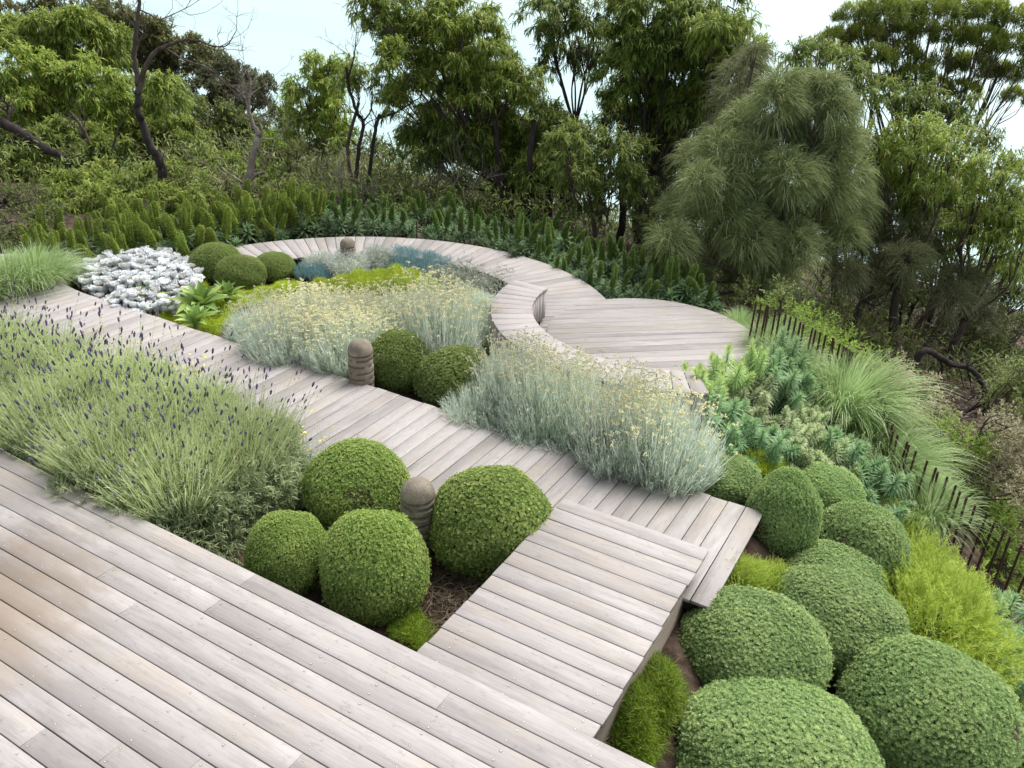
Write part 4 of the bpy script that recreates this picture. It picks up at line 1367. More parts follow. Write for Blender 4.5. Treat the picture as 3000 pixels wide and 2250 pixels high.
def build_grasses():
    me = [grass_mesh(81), grass_mesh(82, 1400, 0.95, (0.22, -0.05)), grass_mesh(83, 1300, 0.8)]
    for i, (px, py, s, lab) in enumerate((
            (20, 590, 1.15, 'pale green grass tussock at the left border above the boardwalk'), (75, 585, 1.05, 'pale green arching grass tussock beyond the bend of the boardwalk'), (122, 578, 0.85, 'grass tussock right beside the white succulents'),
            (-40, 610, 1.1, 'grass tussock cut off by the left border of the view'),
            (1655, 735, 0.8, 'green grass tussock hugging the far rim of the round platform'), (1700, 770, 0.95, 'grass tussock between the platform rim and the rusty rods'), (1600, 690, 0.55, 'low grass tuft behind the platform beneath the sheoak'),
            (1830, 850, 1.25, 'big pale grass tussock leaning over the rods, above the spurge mound'), (1885, 920, 1.25, 'big grass tussock with drooping blades right of the spurge mound'), (1790, 815, 1.0, 'grass tussock uphill of the two biggest ones'),
            (1925, 985, 1.0, 'dark based grass tussock downhill of the biggest ones'), (2010, 1085, 1.05, 'grass tussock with blades falling through the rods beside the golden shrub'), (1975, 1040, 0.9, 'grass tussock wedged between spurge and rods'))):
        p = at(px, py, 0.36 * s)
        o = link('grass_tussock', me[i % 3], None, (p[0], p[1], float(ground_z(p[0], p[1])) - 0.02))
        o.scale = (s, s, s); o.rotation_euler = (0, 0, 0.7 * i if i % 3 != 1 else 0.3 * rng.normal())
        tag(o, lab, 'grass tussock', 'ornamental grass tussocks')


def feathery_mesh(seed, mat, n=1500, r=0.52, h=0.42):
    global rng
    keep, rng = rng, np.random.default_rng(seed)
    G = Geo()
    p, d = dome_points(n, r, h, -0.1, 0.11)
    D = nrm(d * 0.7 + [0, 0, 0.55] + rng.normal(size=d.shape) * 0.35)
    m = 26
    t = np.tile(np.linspace(0, 1, m), n)
    P_ = np.repeat(p - D * 0.10, m, 0) + np.repeat(D, m, 0) * (t * 0.2)[:, None]
    Dl = nrm(np.repeat(D, m, 0) + rvec(n * m) * 0.8)
    G.add(*leaf(P_, Dl, 0.034, 0.0045, 0.05), 0, 0)
    G.add(*ribbons(np.stack([p * 0.55, p - D * 0.1, p + D * 0.09], 1), np.array([0.003, 0.0025, 0.0012]), rvec(n)))
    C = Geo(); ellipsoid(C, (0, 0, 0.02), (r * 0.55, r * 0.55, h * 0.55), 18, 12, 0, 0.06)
    rng = keep
    return G.mesh('feathery_foliage', mat), C.mesh('feathery_core', M_CORE)


def build_golden():
    me = [feathery_mesh(s, M_GOLD) for s in (91, 92)]
    for i, (px, py, s, lab) in enumerate(((2010, 1330, 1.15, 'big golden feathery shrub right of the dome shrubs'), (1985, 1235, 0.85, 'golden feathery shrub uphill of the big one, next to a dome'),
                                          (2060, 1390, 0.8, 'golden feathery shrub on the downhill side of the big one'), (1930, 1130, 0.55, 'small golden shrub squeezed between dome and spurge'),
                                          (1890, 1075, 0.45, 'smallest golden shrub just below the spurge mound'), (1590, 1238, 0.42, 'small yellow green shrub growing onto the end boards of the boardwalk'),
                                          (1660, 1255, 0.4, 'yellow green shrub between boardwalk end and the low pale dome'), (2215, 1590, 0.75, 'golden shrub in the lower right corner beside the huge dome'))):
        f, c = me[i % 2]
        p = at(px, py, 0.25 * s)
        put('golden_shrub', [('foliage', f, False), ('inner_twigs', c, False)], p[0], p[1], lab, 'shrub', 'golden feathery shrubs', s, 0.0)


# ------------------------------------------------------------------ echium hedge
def echium_meshes(seed, spike_mat, n_rose, n_spike, sh=0.36, sr=0.055):
    global rng
    keep, rng = rng, np.random.default_rng(seed)
    Lf, St = Geo(), Geo()
    a = np.arange(n_rose) * 2.4 + rng.random(n_rose)
    q = np.sqrt((np.arange(n_rose) + 0.5) / n_rose)
    c = np.c_[0.30 * q * np.cos(a), 0.30 * q * np.sin(a), 0.34 - 0.20 * q ** 2 + rng.normal(size=n_rose) * 0.03]
    D = nrm(np.c_[np.cos(a) * q * 0.5, np.sin(a) * q * 0.5, np.ones(n_rose)])
    for i in range(n_rose):
        tube(St, [(c[i, 0] * 0.2, c[i, 1] * 0.2, -0.02), c[i] * [0.7, 0.7, 0.5], c[i]], 0.010, 0.008, 5)
    m = 40
    t = np.tile(np.linspace(0, 1, m), n_rose)
    an = np.tile(np.arange(m) * 2.4, n_rose)
    X, Y, Z = (np.repeat(v, m, 0) for v in frames(D))
    el = -0.35 + 1.5 * t
    Dl = (X * np.cos(an)[:, None] + Y * np.sin(an)[:, None]) * np.cos(el)[:, None] + Z * np.sin(el)[:, None]
    P_ = np.repeat(c, m, 0) + Z * ((t - 0.8) * 0.14)[:, None]
    Lf.add(*leaf(P_, Dl, 0.175 * (1.1 - 0.5 * t), 0.030, 0.12, 0.9))
    spikes = []
    for i in range(n_spike):
        b = c[i % n_rose] + D[i % n_rose] * 0.02
        ax = nrm(D[i % n_rose] + rng.normal(size=3) * 0.12)
        H = sh * (0.8 + 0.45 * rng.random())
        G = Geo()
        n = 150
        tt = (np.arange(n) + 0.5) / n
        aa = np.arange(n) * 2.39996
        X1 = nrm(np.cross(ax, [0.3, 1, 0.2])); Y1 = np.cross(ax, X1)
        rr = sr * np.minimum(1, (1 - tt) * 5.5 + 0.12) ** 0.6 * (1.08 - 0.42 * tt)
        bend = rng.normal(size=2) * 0.05
        pos = b + ax * (tt * H)[:, None] + (X1 * bend[0] + Y1 * bend[1]) * (tt ** 2)[:, None]
        o = X1 * np.cos(aa)[:, None] + Y1 * np.sin(aa)[:, None]
        Xb, Yb, Zb = frames(o + ax * 0.5)
        G.add(*scatter(OCT_V * [0.75, 0.75, 1.5], OCT_F, pos + o * (rr * 0.8)[:, None], Xb, Yb, Zb, 0.0155 * (1.05 - 0.4 * tt)))
        G.add(*leaf(pos + o * (rr * 0.7)[:, None], nrm(o + ax * 0.2), 0.032, 0.006, 0.1))
        tube(G, b + ax * np.linspace(-0.1, H * 0.96, 5)[:, None], sr * 0.62, sr * 0.18, 7)
        spikes.append(G.mesh('flower_spike', spike_mat))
    rng = keep
    return Lf.mesh('echium_foliage', M_ECH_LEAF), St.mesh('echium_stems', M_BARK), spikes


def build_echium():
    yel = [echium_meshes(s, M_ECH_Y, 9, 5, 0.31, 0.062) for s in (101, 102, 103, 107, 108)]
    grn = [echium_meshes(s, M_ECH_G, 10, 3, 0.27, 0.043) for s in (104, 105, 106, 109, 110)]
    front = [(95, 552), (170, 552), (245, 550), (320, 546), (395, 540), (465, 528), (530, 508), (600, 497), (670, 489), (740, 485), (810, 485), (880, 489), (950, 496), (1015, 506),
             (1075, 522), (1125, 541), (1175, 555), (1225, 575), (1272, 598), (1325, 620), (1390, 630), (1455, 634), (1520, 642)]
    rows = [(front, 0, 'front'), ([(x + 30, y - 22) for x, y in front[:-1]], 0, 'middle'), ([(x + 10, y - 45) for x, y in front[2:-1]], 0, 'back')]
    for ln, _, row in rows:
        for i, (px, py) in enumerate(ln):
            p = at(px + rng.normal() * 5, py + rng.normal() * 3, 0.22)
            left = px < 690
            lf, st, sp = (yel if left else grn)[rng.integers(0, 5)]
            s = (0.86 if left else 0.74) + 0.42 * rng.random()
            o = thing('echium_bush', (p[0], p[1], float(ground_z(p[0], p[1])) - 0.02),
                      ('yellow green' if left else 'dark green') + f' echium, {ORD[i] if i < 20 else ("twenty-" + ORD[i - 20])} from the left in the {row} row of the hedge',
                      'echium', 'echium hedge along the curved path', rng.random() * 6.28, s)
            link('foliage', lf, o); link('stems', st, o)
            for m in sp:
                link('flower_spike', m, o)
            o.rotation_euler = (rng.normal() * 0.12, rng.normal() * 0.12, o.rotation_euler[2])


build_balls()
build_lavender()
build_curry()
build_succulents()
build_agaves()
build_covers()
build_spurge()
build_grasses()
build_golden()
build_echium()
#SECTION4
# ------------------------------------------------------------------ trees and bush behind the garden
def clump_leaves(G, c, r, style, dens=1.0, mat=0, ls=1.0):
    """One leafy clump of a crown: twigs over the outer shell, thinner inside, leaves by style."""
    c = np.asarray(c, float)
    if style == 'wattle':
        n = int(230 * dens * (r / 0.6) ** 2) + 8
        nb = max(7, int(13 * (r / 0.6) ** 1.3))     # bunches with gaps between them
        bd = rvec(nb); bd[:, 2] = bd[:, 2] * 0.9 + 0.2; bd = nrm(bd)
        bc = bd * (r * (0.62 + 0.4 * rng.random(nb)))[:, None] * [1, 1, 0.85]
        w = rng.integers(0, nb, n)
        q_ = rvec(n) * (rng.random(n) ** 0.5)[:, None]; q_[:, 2] = np.abs(q_[:, 2]) * 0.9 - 0.2
        d = nrm(bd[w] * 0.5 + q_)
        p = c + bc[w] + q_ * (0.27 * min(r, 0.9)) * [1.15, 1.15, 0.8]
        m = 20
        D = nrm(d * 0.7 + rvec(n) * 0.6 + [0, 0, 0.1])
        t = np.tile(np.linspace(0, 1, m), n)
        P_ = np.repeat(p, m, 0) + np.repeat(D, m, 0) * (t * 0.26)[:, None] - np.array([0, 0, 1]) * (t ** 2 * 0.05)[:, None]
        Dl = nrm(np.repeat(D, m, 0) * 0.55 + rvec(n * m) * 0.62 + [0, 0, -0.34])
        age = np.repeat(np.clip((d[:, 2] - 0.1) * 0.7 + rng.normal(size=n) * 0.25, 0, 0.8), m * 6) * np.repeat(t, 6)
        G.add(*leaf(P_, Dl, ls * 0.125 * (0.65 + 0.6 * rng.random(n * m)), ls * 0.027, 0.28, 0.55), mat, age)
    elif style == 'scrub':
        n = int(210 * dens * (r / 0.6) ** 2 / min(ls, 1.0) ** 1.6) + 8
        nb = max(7, int(12 * (r / 0.6) ** 1.3))
        bd = rvec(nb); bd[:, 2] = bd[:, 2] * 0.9 + 0.2; bd = nrm(bd)
        bc = bd * (r * (0.6 + 0.4 * rng.random(nb)))[:, None] * [1, 1, 0.8]
        w = rng.integers(0, nb, n)
        q_ = rvec(n) * (rng.random(n) ** 0.5)[:, None]
        d = nrm(bd[w] * 0.5 + q_)
        p = c + bc[w] + q_ * (0.32 * min(r, 1.0)) * [1.1, 1.1, 0.85]
        m = 18
        D = nrm(d + rvec(n) * 0.5)
        t = np.tile(np.linspace(0, 1, m), n)
        P_ = np.repeat(p, m, 0) + np.repeat(D, m, 0) * (t * 0.2)[:, None]
        Dl = nrm(np.repeat(D, m, 0) * 0.5 + rvec(n * m))
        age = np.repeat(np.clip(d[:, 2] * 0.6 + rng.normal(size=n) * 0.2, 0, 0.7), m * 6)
        G.add(*leaf(P_, Dl, ls * 0.06 * (0.6 + 0.7 * rng.random(n * m)), ls * 0.024, 0.05), mat, age)
    elif style == 'tea':
        n = int(240 * dens * (r / 0.8) ** 2) + 10
        d = rvec(n); d[:, 2] = np.abs(d[:, 2]) * 1.0 - 0.25; d = nrm(d)
        p = c + d * (r * (0.72 + 0.32 * rng.random(n)))[:, None] * [1, 1, 0.72]
        m = 42
        Dl = nrm(np.repeat(d, m, 0) * 0.5 + rvec(n * m) + [0, 0, 0.45])
        P_ = np.repeat(p, m, 0) + rvec(n * m) * 0.05
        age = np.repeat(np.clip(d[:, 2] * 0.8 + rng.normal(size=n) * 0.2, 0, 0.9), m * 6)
        G.add(*leaf(P_, Dl, 0.10 * (0.7 + 0.6 * rng.random(n * m)), 0.014, 0.0), mat, age)
    elif style == 'sheoak':
        n = int(400 * dens * (r / 0.6) ** 2) + 10
        d = rvec(n); d[:, 2] = d[:, 2] * 0.8 + 0.25; d = nrm(d)
        p = c + d * (r * (0.3 + 0.6 * rng.random(n) ** 0.7))[:, None]
        m = 17
        sweep = nrm(d * [1.1, 1.1, 0.8] + [RT[0] * 0.3, RT[1] * 0.3, 0.6] + rvec(n) * 0.35)
        P0 = np.repeat(p, m, 0) + rvec(n * m) * 0.05
        D0 = nrm(np.repeat(sweep, m, 0) + rvec(n * m) * 0.5)
        L = (0.13 + 0.20 * rng.random(n * m))[:, None, None]
        t = np.linspace(0, 1, 5)[None, :, None]
        C = P0[:, None] + D0[:, None] * L * t - np.array([0, 0, 1]) * L * 0.55 * t ** 2.2
        G.add(*ribbons(C, np.array([0.0042, 0.004, 0.0036, 0.003, 0.0015]), rvec(n * m)), mat)


STY = {'wattle': M_WAT, 'scrub': M_OLIVE, 'tea': M_TEA, 'sheoak': M_SHEOAK}


def tree(name, label, cat, base, clumps, style, v, mat=None, bark=None, r0=0.10, dens=1.0, group=None, trunks=None, fork=0.4, core=False, tips=True):
    """base: pixel column of the foot; clumps: (px, py, radius px[, extra metres of depth])."""
    bark = bark or M_BARK
    b = at_v(base, 480, v)
    b[2] = float(ground_z(b[0], b[1])) - 0.05
    o = thing(name, b, label, cat, group)
    G, T = Geo(), Geo()
    cs = []
    for q in clumps:
        dv = q[3] if len(q) > 3 else rng.normal() * 0.45
        c = at_v(q[0], q[1], v + dv)
        r = q[2] * mpp(c)
        for _ in range(40):                # keep clumps out of the hillside
            if c[2] > ground_z(c[0], c[1]) + 0.35 * r:
                break
            c = EYE + (c - EYE) * 0.985
        r = q[2] * mpp(c)
        cs.append((c, r))
    cen = np.mean([c for c, _ in cs], 0)
    if trunks is None:
        trunks = [(base, None)]
    f = b + (cen - b) * fork + np.array([rng.normal() * 0.1, rng.normal() * 0.1, 0])
    k = b + (f - b) * 0.5 + rng.normal(size=3) * [0.1, 0.1, 0]
    tube(T, crm([b, k, f], 5) - b, r0, r0 * 0.72, 7)
    for c, r in cs:
        mid = f * 0.45 + c * 0.55 + rng.normal(size=3) * 0.1 - [0, 0, 0.12]
        path = crm([f, mid, c + [0, 0, r * 0.2]], 5)
        rb = r0 * 0.5 * min(1.0, r / 0.6)
        tube(T, path - b, rb, 0.008, 5)
        nt = 7
        for _ in range(nt):
            d = nrm(rng.normal(size=3) + [0, 0, 0.4])
            s = path[rng.integers(len(path) // 2, len(path))]
            e = c + d * r * 0.85
            tube(T, crm([s, (s + e) / 2 + rng.normal(size=3) * 0.05, e], 3) - b, 0.012, 0.004, 4)
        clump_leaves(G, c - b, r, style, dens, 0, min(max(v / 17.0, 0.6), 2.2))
    link('trunk', T.mesh('tree_trunk', bark), o)
    link('crown', G.mesh('tree_crown', mat or STY[style]), o)
    return o


def bare_tree(name, label, v, limbs, bark, r_twig=0.006, twigs=6, depth=4, twig_len=0.5, cat='dead tree', bark2=None):
    """limbs: (radius at start, radius at end, [(px, py[, dv])...]); twigs grow from the last third of each limb."""
    L0 = limbs[0][2][0]
    b = at_v(L0[0], L0[1], v)
    b[2] = min(b[2], float(ground_z(b[0], b[1])) + 0.02)
    o = thing(name, b, label, cat)
    for i, (ra, rb, pts, *tw) in enumerate(limbs):
        T = Geo()
        p = np.array([at_v(q[0], q[1], v + (q[2] if len(q) > 2 else 0)) for q in pts])
        if i == 0:
            p = np.vstack([b - [0, 0, 0.1], p])
        c = crm(p, 6)
        c = c + rng.normal(size=c.shape) * ra * 0.12
        tube(T, c - b, ra, rb, 8 if ra > 0.04 else 5)
        nt = tw[0] if tw else twigs

        def grow(s, d, L, r, lev):
            pts = [s]
            for _ in range(4):
                d2 = nrm(d + rng.normal(size=3) * 0.28 + [0, 0, 0.08])
                pts.append(pts[-1] + d2 * L / 4); d = d2
            pts = np.array(pts)
            tube(T, pts - b, r, r * 0.45, 4)
            if lev > 0:
                for _ in range(rng.integers(2, 4)):
                    j = rng.integers(1, 5)
                    grow(pts[j], nrm(d + rng.normal(size=3) * 0.6), L * 0.62, r * 0.6, lev - 1)
        for _ in range(nt):
            j = rng.integers(len(c) // 3, len(c))
            tng = nrm(c[min(j + 1, len(c) - 1)] - c[j - 1])
            grow(c[j], nrm(tng + rng.normal(size=3) * 0.6 + [0, 0, 0.2]), twig_len * (0.5 + 0.8 * rng.random()), max(r_twig, rb * 0.5), depth - 2)
        link('trunk' if i == 0 else 'limb', T.mesh('dead_limb', bark if i == 0 or bark2 is None else bark2), o)
    return o


def build_trees():
    W = 'wattle trees behind the garden'
    D = M_WAT_D
    # ---- hillside on the left, far to near
    tree('scrub_tree', 'olive brown scrub tree on the skyline left of the bare dark trunk', 'tree', 330,
         [(255, 45, 42), (300, 70, 42), (345, 85, 45), (395, 112, 42), (440, 140, 44), (330, 130, 45), (390, 165, 45), (270, 110, 40)], 'scrub', 34, r0=0.14, dens=0.9)
    tree('scrub_tree', 'grey brown round scrub tree against the sea right of the bare dark trunk', 'tree', 530,
         [(480, 165, 42), (525, 185, 45), (570, 200, 38), (555, 235, 38), (500, 225, 42), (450, 205, 40)], 'scrub', 32, M_SHEOAK_D, r0=0.12, dens=0.8)
    tree('scrub_tree', 'dark brown tree top at the upper left corner of the hillside', 'tree', 90, [(60, 20, 40), (120, 10, 42), (180, 20, 40), (10, 30, 40), (215, 30, 30)], 'scrub', 30, M_OLIVE, r0=0.12, dens=0.6)
    tree('wattle_tree', 'pale green wattle with a broad rounded top high on the left hillside', 'tree', 150,
         [(120, 70, 46), (170, 62, 46), (220, 88, 44), (60, 95, 46), (110, 120, 48), (180, 125, 46), (20, 70, 44), (235, 125, 30)], 'wattle', 24, M_WAT, dens=0.8, group=W)
    tree('scrub_tree', 'dark olive bush spreading below the skyline behind the pale dead tree', 'tree', 470,
         [(400, 235, 42), (450, 250, 44), (500, 268, 40), (420, 290, 42), (480, 310, 44), (540, 285, 36), (590, 260, 30), (610, 300, 36)], 'scrub', 25, M_BRUSH_D, dens=1.1)
    tree('wattle_tree', 'yellow green wattle just behind the upper part of the bare dark trunk', 'tree', 330,
         [(285, 215, 42), (340, 195, 44), (365, 235, 40), (320, 260, 44), (365, 285, 42), (290, 290, 42), (400, 320, 40), (345, 330, 44), (430, 345, 36)], 'wattle', 20.5, M_WAT, dens=0.8, group=W)
    tree('wattle_tree', 'large drooping wattle filling the left border of the hillside', 'tree', 80,
         [(25, 145, 46), (85, 165, 48), (145, 185, 48), (200, 175, 46), (235, 215, 44), (40, 220, 48), (110, 235, 48), (180, 245, 46), (235, 275, 40), (20, 290, 46)], 'wattle', 19.5, M_WAT, dens=0.85, group=W)
    tree('wattle_tree', 'shaded deep green wattle low on the left hillside', 'tree', 110,
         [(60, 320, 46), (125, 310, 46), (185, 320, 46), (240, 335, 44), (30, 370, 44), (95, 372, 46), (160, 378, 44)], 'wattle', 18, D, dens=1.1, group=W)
    tree('wattle_tree', 'bright young wattle bush low behind the left end of the echium hedge', 'tree', 190,
         [(165, 395, 40), (215, 385, 42), (260, 405, 40), (150, 435, 38), (210, 440, 40), (265, 445, 36)], 'wattle', 16.2, M_WAT, dens=0.9, group=W)
    tree('wattle_tree', 'bright green wattle bush at the foot of the bare dark trunk', 'tree', 370,
         [(330, 395, 40), (375, 385, 42), (415, 405, 38), (340, 440, 38), (395, 445, 38), (430, 440, 30)], 'wattle', 16.6, M_WAT, dens=0.85, group=W)
    tree('scrub_tree', 'dark scrub bush in the left corner behind the grass tussocks', 'shrub', 30, [(20, 430, 44), (75, 440, 42), (20, 490, 42), (80, 490, 36), (115, 465, 28), (-10, 520, 40), (45, 525, 36)], 'scrub', 15.4, M_BRUSH_D, dens=0.9)
    tree('scrub_tree', 'bright green rounded bush behind the pale dead trunk', 'shrub', 590, [(540, 345, 40), (585, 330, 42), (625, 350, 40), (560, 385, 40), (615, 385, 40)], 'scrub', 21, M_MOSS_D, dens=1.0)
    tree('wattle_tree', 'reddish brown leaved shrub at the foot of the pale dead trunk', 'shrub', 520, [(490, 425, 34), (535, 430, 34), (580, 425, 34), (470, 455, 28), (600, 455, 30)], 'wattle', 17.5, M_OLIVE, dens=0.7)
    tree('wattle_tree', 'slender wattle with separate tufts against the sea left of the big tree', 'tree', 715,
         [(690, 150, 36), (655, 185, 30), (715, 190, 36), (690, 215, 36), (650, 235, 34), (735, 235, 30), (705, 262, 36), (660, 290, 34), (735, 290, 28)], 'wattle', 20, M_WAT, dens=0.62, r0=0.07, group=W)
    tree('wattle_tree', 'thin wattle sapling with a single tuft of leaves on top', 'tree', 775, [(760, 145, 20), (757, 170, 20), (768, 190, 14)], 'wattle', 17.5, M_WAT, r0=0.045, dens=0.8, fork=0.8, group=W)
    tree('scrub_tree', 'low olive bush between the slender wattle and the tangled dead branches', 'shrub', 640, [(640, 345, 34), (690, 335, 36), (650, 390, 36), (700, 380, 36), (630, 425, 32)], 'scrub', 19, M_OLIVE, dens=0.8)
    tree('scrub_tree', 'yellowish scrub bush low in front of the sea behind tangled dead branches', 'shrub', 860, [(800, 320, 30), (850, 330, 34), (900, 345, 34), (830, 370, 36), (885, 390, 36), (800, 405, 36)], 'scrub', 21, M_BRUSH_D, dens=0.8)
    tree('scrub_tree', 'dark green bush behind the middle of the echium hedge', 'shrub', 850, [(800, 430, 34), (850, 425, 36), (900, 435, 34), (950, 430, 34), (830, 460, 28), (910, 465, 28), (980, 400, 34)], 'scrub', 17.5, M_BRUSH_D, dens=0.8)
    # ---- the big trees in the middle
    tree('wattle_tree', 'big bright wattle in the centre whose crown leans left over the sea', 'tree', 1110,
         [(800, 10, 32), (850, 25, 38), (905, 15, 40), (960, 45, 46), (1010, 30, 44), (830, 75, 34), (880, 85, 42), (935, 100, 46), (990, 95, 44), (845, 130, 34), (895, 150, 42), (955, 155, 42),
          (850, 185, 34), (905, 200, 36), (845, 222, 24), (1010, 150, 38), (1045, 80, 42), (1065, 140, 44), (1020, 195, 38), (1080, 190, 46), (1130, 170, 42)], 'wattle', 17, M_WAT, r0=0.13, dens=1.25, group=W, fork=0.5)
    tree('wattle_tree', 'deep green lower wattle with a hanging left branch in the centre', 'tree', 1170,
         [(905, 265, 34), (945, 285, 38), (985, 270, 30), (890, 310, 26), (925, 330, 32), (975, 320, 38), (1060, 250, 46), (1120, 240, 48), (1170, 260, 44), (1050, 300, 44), (1110, 305, 48), (1170, 320, 44),
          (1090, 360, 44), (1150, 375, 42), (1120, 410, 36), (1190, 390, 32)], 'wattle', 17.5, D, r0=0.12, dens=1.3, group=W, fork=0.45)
    tree('wattle_tree', 'tall open wattle with thin dark stems showing right of centre', 'tree', 1240,
         [(1165, 30, 36), (1215, 20, 34), (1190, 70, 34), (1240, 60, 36), (1290, 30, 40), (1250, 110, 34), (1200, 130, 30), (1290, 90, 40)], 'wattle', 18.5, D, r0=0.10, dens=0.6, group=W, fork=0.55, bark=M_BARK_DARK)
    tree('wattle_tree', 'tall wattle with brownish yellow new growth right of the open one', 'tree', 1400,
         [(1340, 30, 46), (1400, 20, 46), (1460, 40, 48), (1520, 30, 46), (1340, 95, 44), (1395, 85, 46), (1450, 100, 48), (1510, 95, 46), (1560, 80, 40), (1340, 155, 44), (1400, 155, 46), (1460, 165, 48),
          (1520, 155, 42), (1570, 130, 38), (1350, 210, 42), (1410, 225, 46), (1470, 230, 44), (1530, 205, 36), (1430, 275, 40)], 'wattle', 17, M_WAT_D, r0=0.12, dens=1.3, group=W, fork=0.4, bark=M_BARK_DARK)
    tree('wattle_tree', 'fresh green wattle whose crown ends over the sea left of the tea tree', 'tree', 1560,
         [(1580, 60, 36), (1600, 95, 38), (1560, 130, 36), (1605, 135, 32), (1570, 20, 36), (1540, 60, 36), (1625, 110, 24)], 'wattle', 15.5, M_WAT, r0=0.08, dens=0.9, group=W)
    tree('wattle_tree', 'front wattle with hanging greyish leaves and yellow tips behind the echium hedge', 'tree', 1280,
         [(1225, 325, 34), (1275, 300, 36), (1325, 320, 38), (1370, 345, 34), (1240, 375, 36), (1295, 365, 38), (1345, 385, 36), (1260, 415, 32), (1315, 425, 34), (1225, 290, 24), (1370, 400, 28)], 'wattle', 14.8, M_WAT_D, r0=0.06, dens=0.8, group=W)
    tree('scrub_tree', 'dark bush filling the shade between front wattle and sheoak', 'shrub', 1430, [(1400, 300, 42), (1450, 330, 44), (1410, 370, 42), (1460, 400, 42), (1420, 440, 36), (1480, 270, 38), (1380, 440, 30)], 'scrub', 17, M_BRUSH_D, dens=0.7)
    for i, (px, v, lean, lab) in enumerate(((1085, 16.6, -8, 'slim dark trunk left of the thick one under the central trees'), (1140, 16.2, 6, 'dark trunk standing just behind the hedge under the central trees'),
                                            (1185, 16.8, 10, 'thickest dark trunk in the shade of the central trees'), (1215, 17.2, 12, 'dark leaning trunk right of the thickest one'),
                                            (1345, 15.6, -4, 'thin dark trunk right of the front wattle'))):
        bare_tree('tree_trunk', lab, v, [(0.075 + 0.02 * (i == 2), 0.05, [(px, 455), (px + lean * 0.3, 400), (px + lean, 330), (px + lean * 2, 260)], 0)], M_BARK_DARK, cat='tree trunk')
    # ---- right side
    she = [(1560, 330, 56), (1620, 270, 56), (1680, 225, 52), (1740, 200, 44), (1560, 400, 58), (1625, 350, 60), (1690, 300, 58), (1750, 265, 52), (1800, 235, 44), (1520, 460, 46), (1580, 470, 56), (1640, 430, 60),
           (1705, 380, 60), (1765, 340, 54), (1815, 310, 44), (1560, 540, 50), (1620, 520, 58), (1680, 480, 58), (1740, 440, 56), (1790, 410, 46), (1600, 600, 46), (1660, 570, 52), (1720, 530, 50), (1775, 490, 44), (1510, 390, 38),
           (1690, 180, 34), (1780, 190, 32), (1650, 640, 30), (1450, 520, 40), (1440, 580, 38), (1490, 600, 42), (1530, 640, 30), (1830, 380, 40), (1845, 440, 38), (1825, 500, 34), (1500, 340, 36), (1470, 450, 36)]
    tree('sheoak', 'large grey green sheoak with hanging needle like foliage behind the round platform', 'tree', 1660, [(a, b, c, rng.normal() * 0.35) for a, b, c in she], 'sheoak', 12.0, M_SHEOAK, r0=0.11, dens=1.1, fork=0.35)
    tree('sheoak', 'dark narrow sheoak top rising behind the large sheoak', 'tree', 1610, [(1590, 175, 36), (1610, 135, 30), (1580, 225, 38), (1570, 280, 36), (1625, 190, 34), (1635, 110, 16)], 'sheoak', 14, M_SHEOAK_D, r0=0.06, dens=0.7)
    tree('sheoak', 'brownish low sheoak downhill of the large one above the rods', 'tree', 1880,
         [(1830, 470, 44), (1880, 450, 42), (1930, 480, 46), (1980, 500, 42), (1850, 530, 44), (1905, 540, 46), (1960, 560, 44), (2000, 540, 34), (1820, 590, 40), (1870, 600, 40), (1930, 615, 36)], 'sheoak', 13, M_SHEOAK_D, r0=0.08, dens=0.55)
    tree('sheoak', 'small grey green sheoak tuft above the dark twigs on the right', 'tree', 2060, [(2040, 610, 36), (2085, 600, 36), (2060, 645, 36), (2100, 640, 28), (2120, 690, 22)], 'sheoak', 12, M_SHEOAK_D, r0=0.05, dens=0.55)
    tree('tea_tree', 'dark umbrella shaped tea tree with dense puffs against the sea at the upper right', 'tree', 2010,
         [(1850, 40, 46), (1905, 30, 48), (1955, 20, 44), (1870, 85, 46), (1925, 75, 50), (1975, 70, 44), (1890, 130, 42), (1945, 125, 44), (2020, 30, 50), (2075, 25, 48), (2130, 35, 48), (2185, 50, 46), (2060, 85, 48), (2120, 95, 50),
          (2180, 110, 48), (2050, 140, 44), (2100, 150, 46), (2155, 165, 40), (2205, 160, 40), (1975, 170, 40), (1925, 185, 34), (2020, 195, 34), (2080, 200, 34), (2190, 215, 28), (1830, 75, 26)], 'tea', 17.5, M_TEA, r0=0.12, dens=1.1, fork=0.35, bark=M_BARK)
    tree('tea_tree', 'small dark tea tree tuft left of the umbrella shaped one', 'tree', 1800, [(1775, 95, 22), (1800, 85, 26), (1745, 105, 16), (1815, 110, 22)], 'tea', 18, M_TEA, r0=0.05, dens=0.8)
    tree('wattle_tree', 'olive and orange tinged wattle between sheoak and tea tree', 'tree', 1850, [(1760, 130, 32), (1810, 145, 36), (1855, 170, 38), (1890, 205, 34), (1830, 200, 34), (1720, 110, 26)], 'wattle', 15, M_WAT_D, r0=0.07, dens=0.8, group=W)
    tree('wattle_tree', 'small wattle with a thin stem below the tea tree', 'tree', 1990, [(1930, 215, 30), (1980, 205, 32), (2015, 235, 34), (2040, 260, 28), (1965, 245, 28)], 'wattle', 14.5, M_WAT_D, r0=0.05, dens=0.6, fork=0.6, group=W)
    tree('wattle_tree', 'bright wattle bush in front of the sea under the tea tree', 'tree', 2000,
         [(1975, 295, 40), (2025, 300, 40), (1950, 340, 44), (2005, 345, 46), (2055, 345, 42), (1935, 385, 40), (1985, 400, 42), (2040, 395, 42), (1900, 340, 34), (1890, 300, 30)], 'wattle', 13.2, M_WAT, r0=0.08, dens=0.9, group=W)
    tree('wattle_tree', 'rusty tinged wattle reaching over the water at the right', 'tree', 2060, [(2090, 280, 34), (2130, 295, 30), (2100, 330, 34), (2070, 235, 28)], 'wattle', 14.5, M_WAT_D, r0=0.05, dens=0.5, group=W)
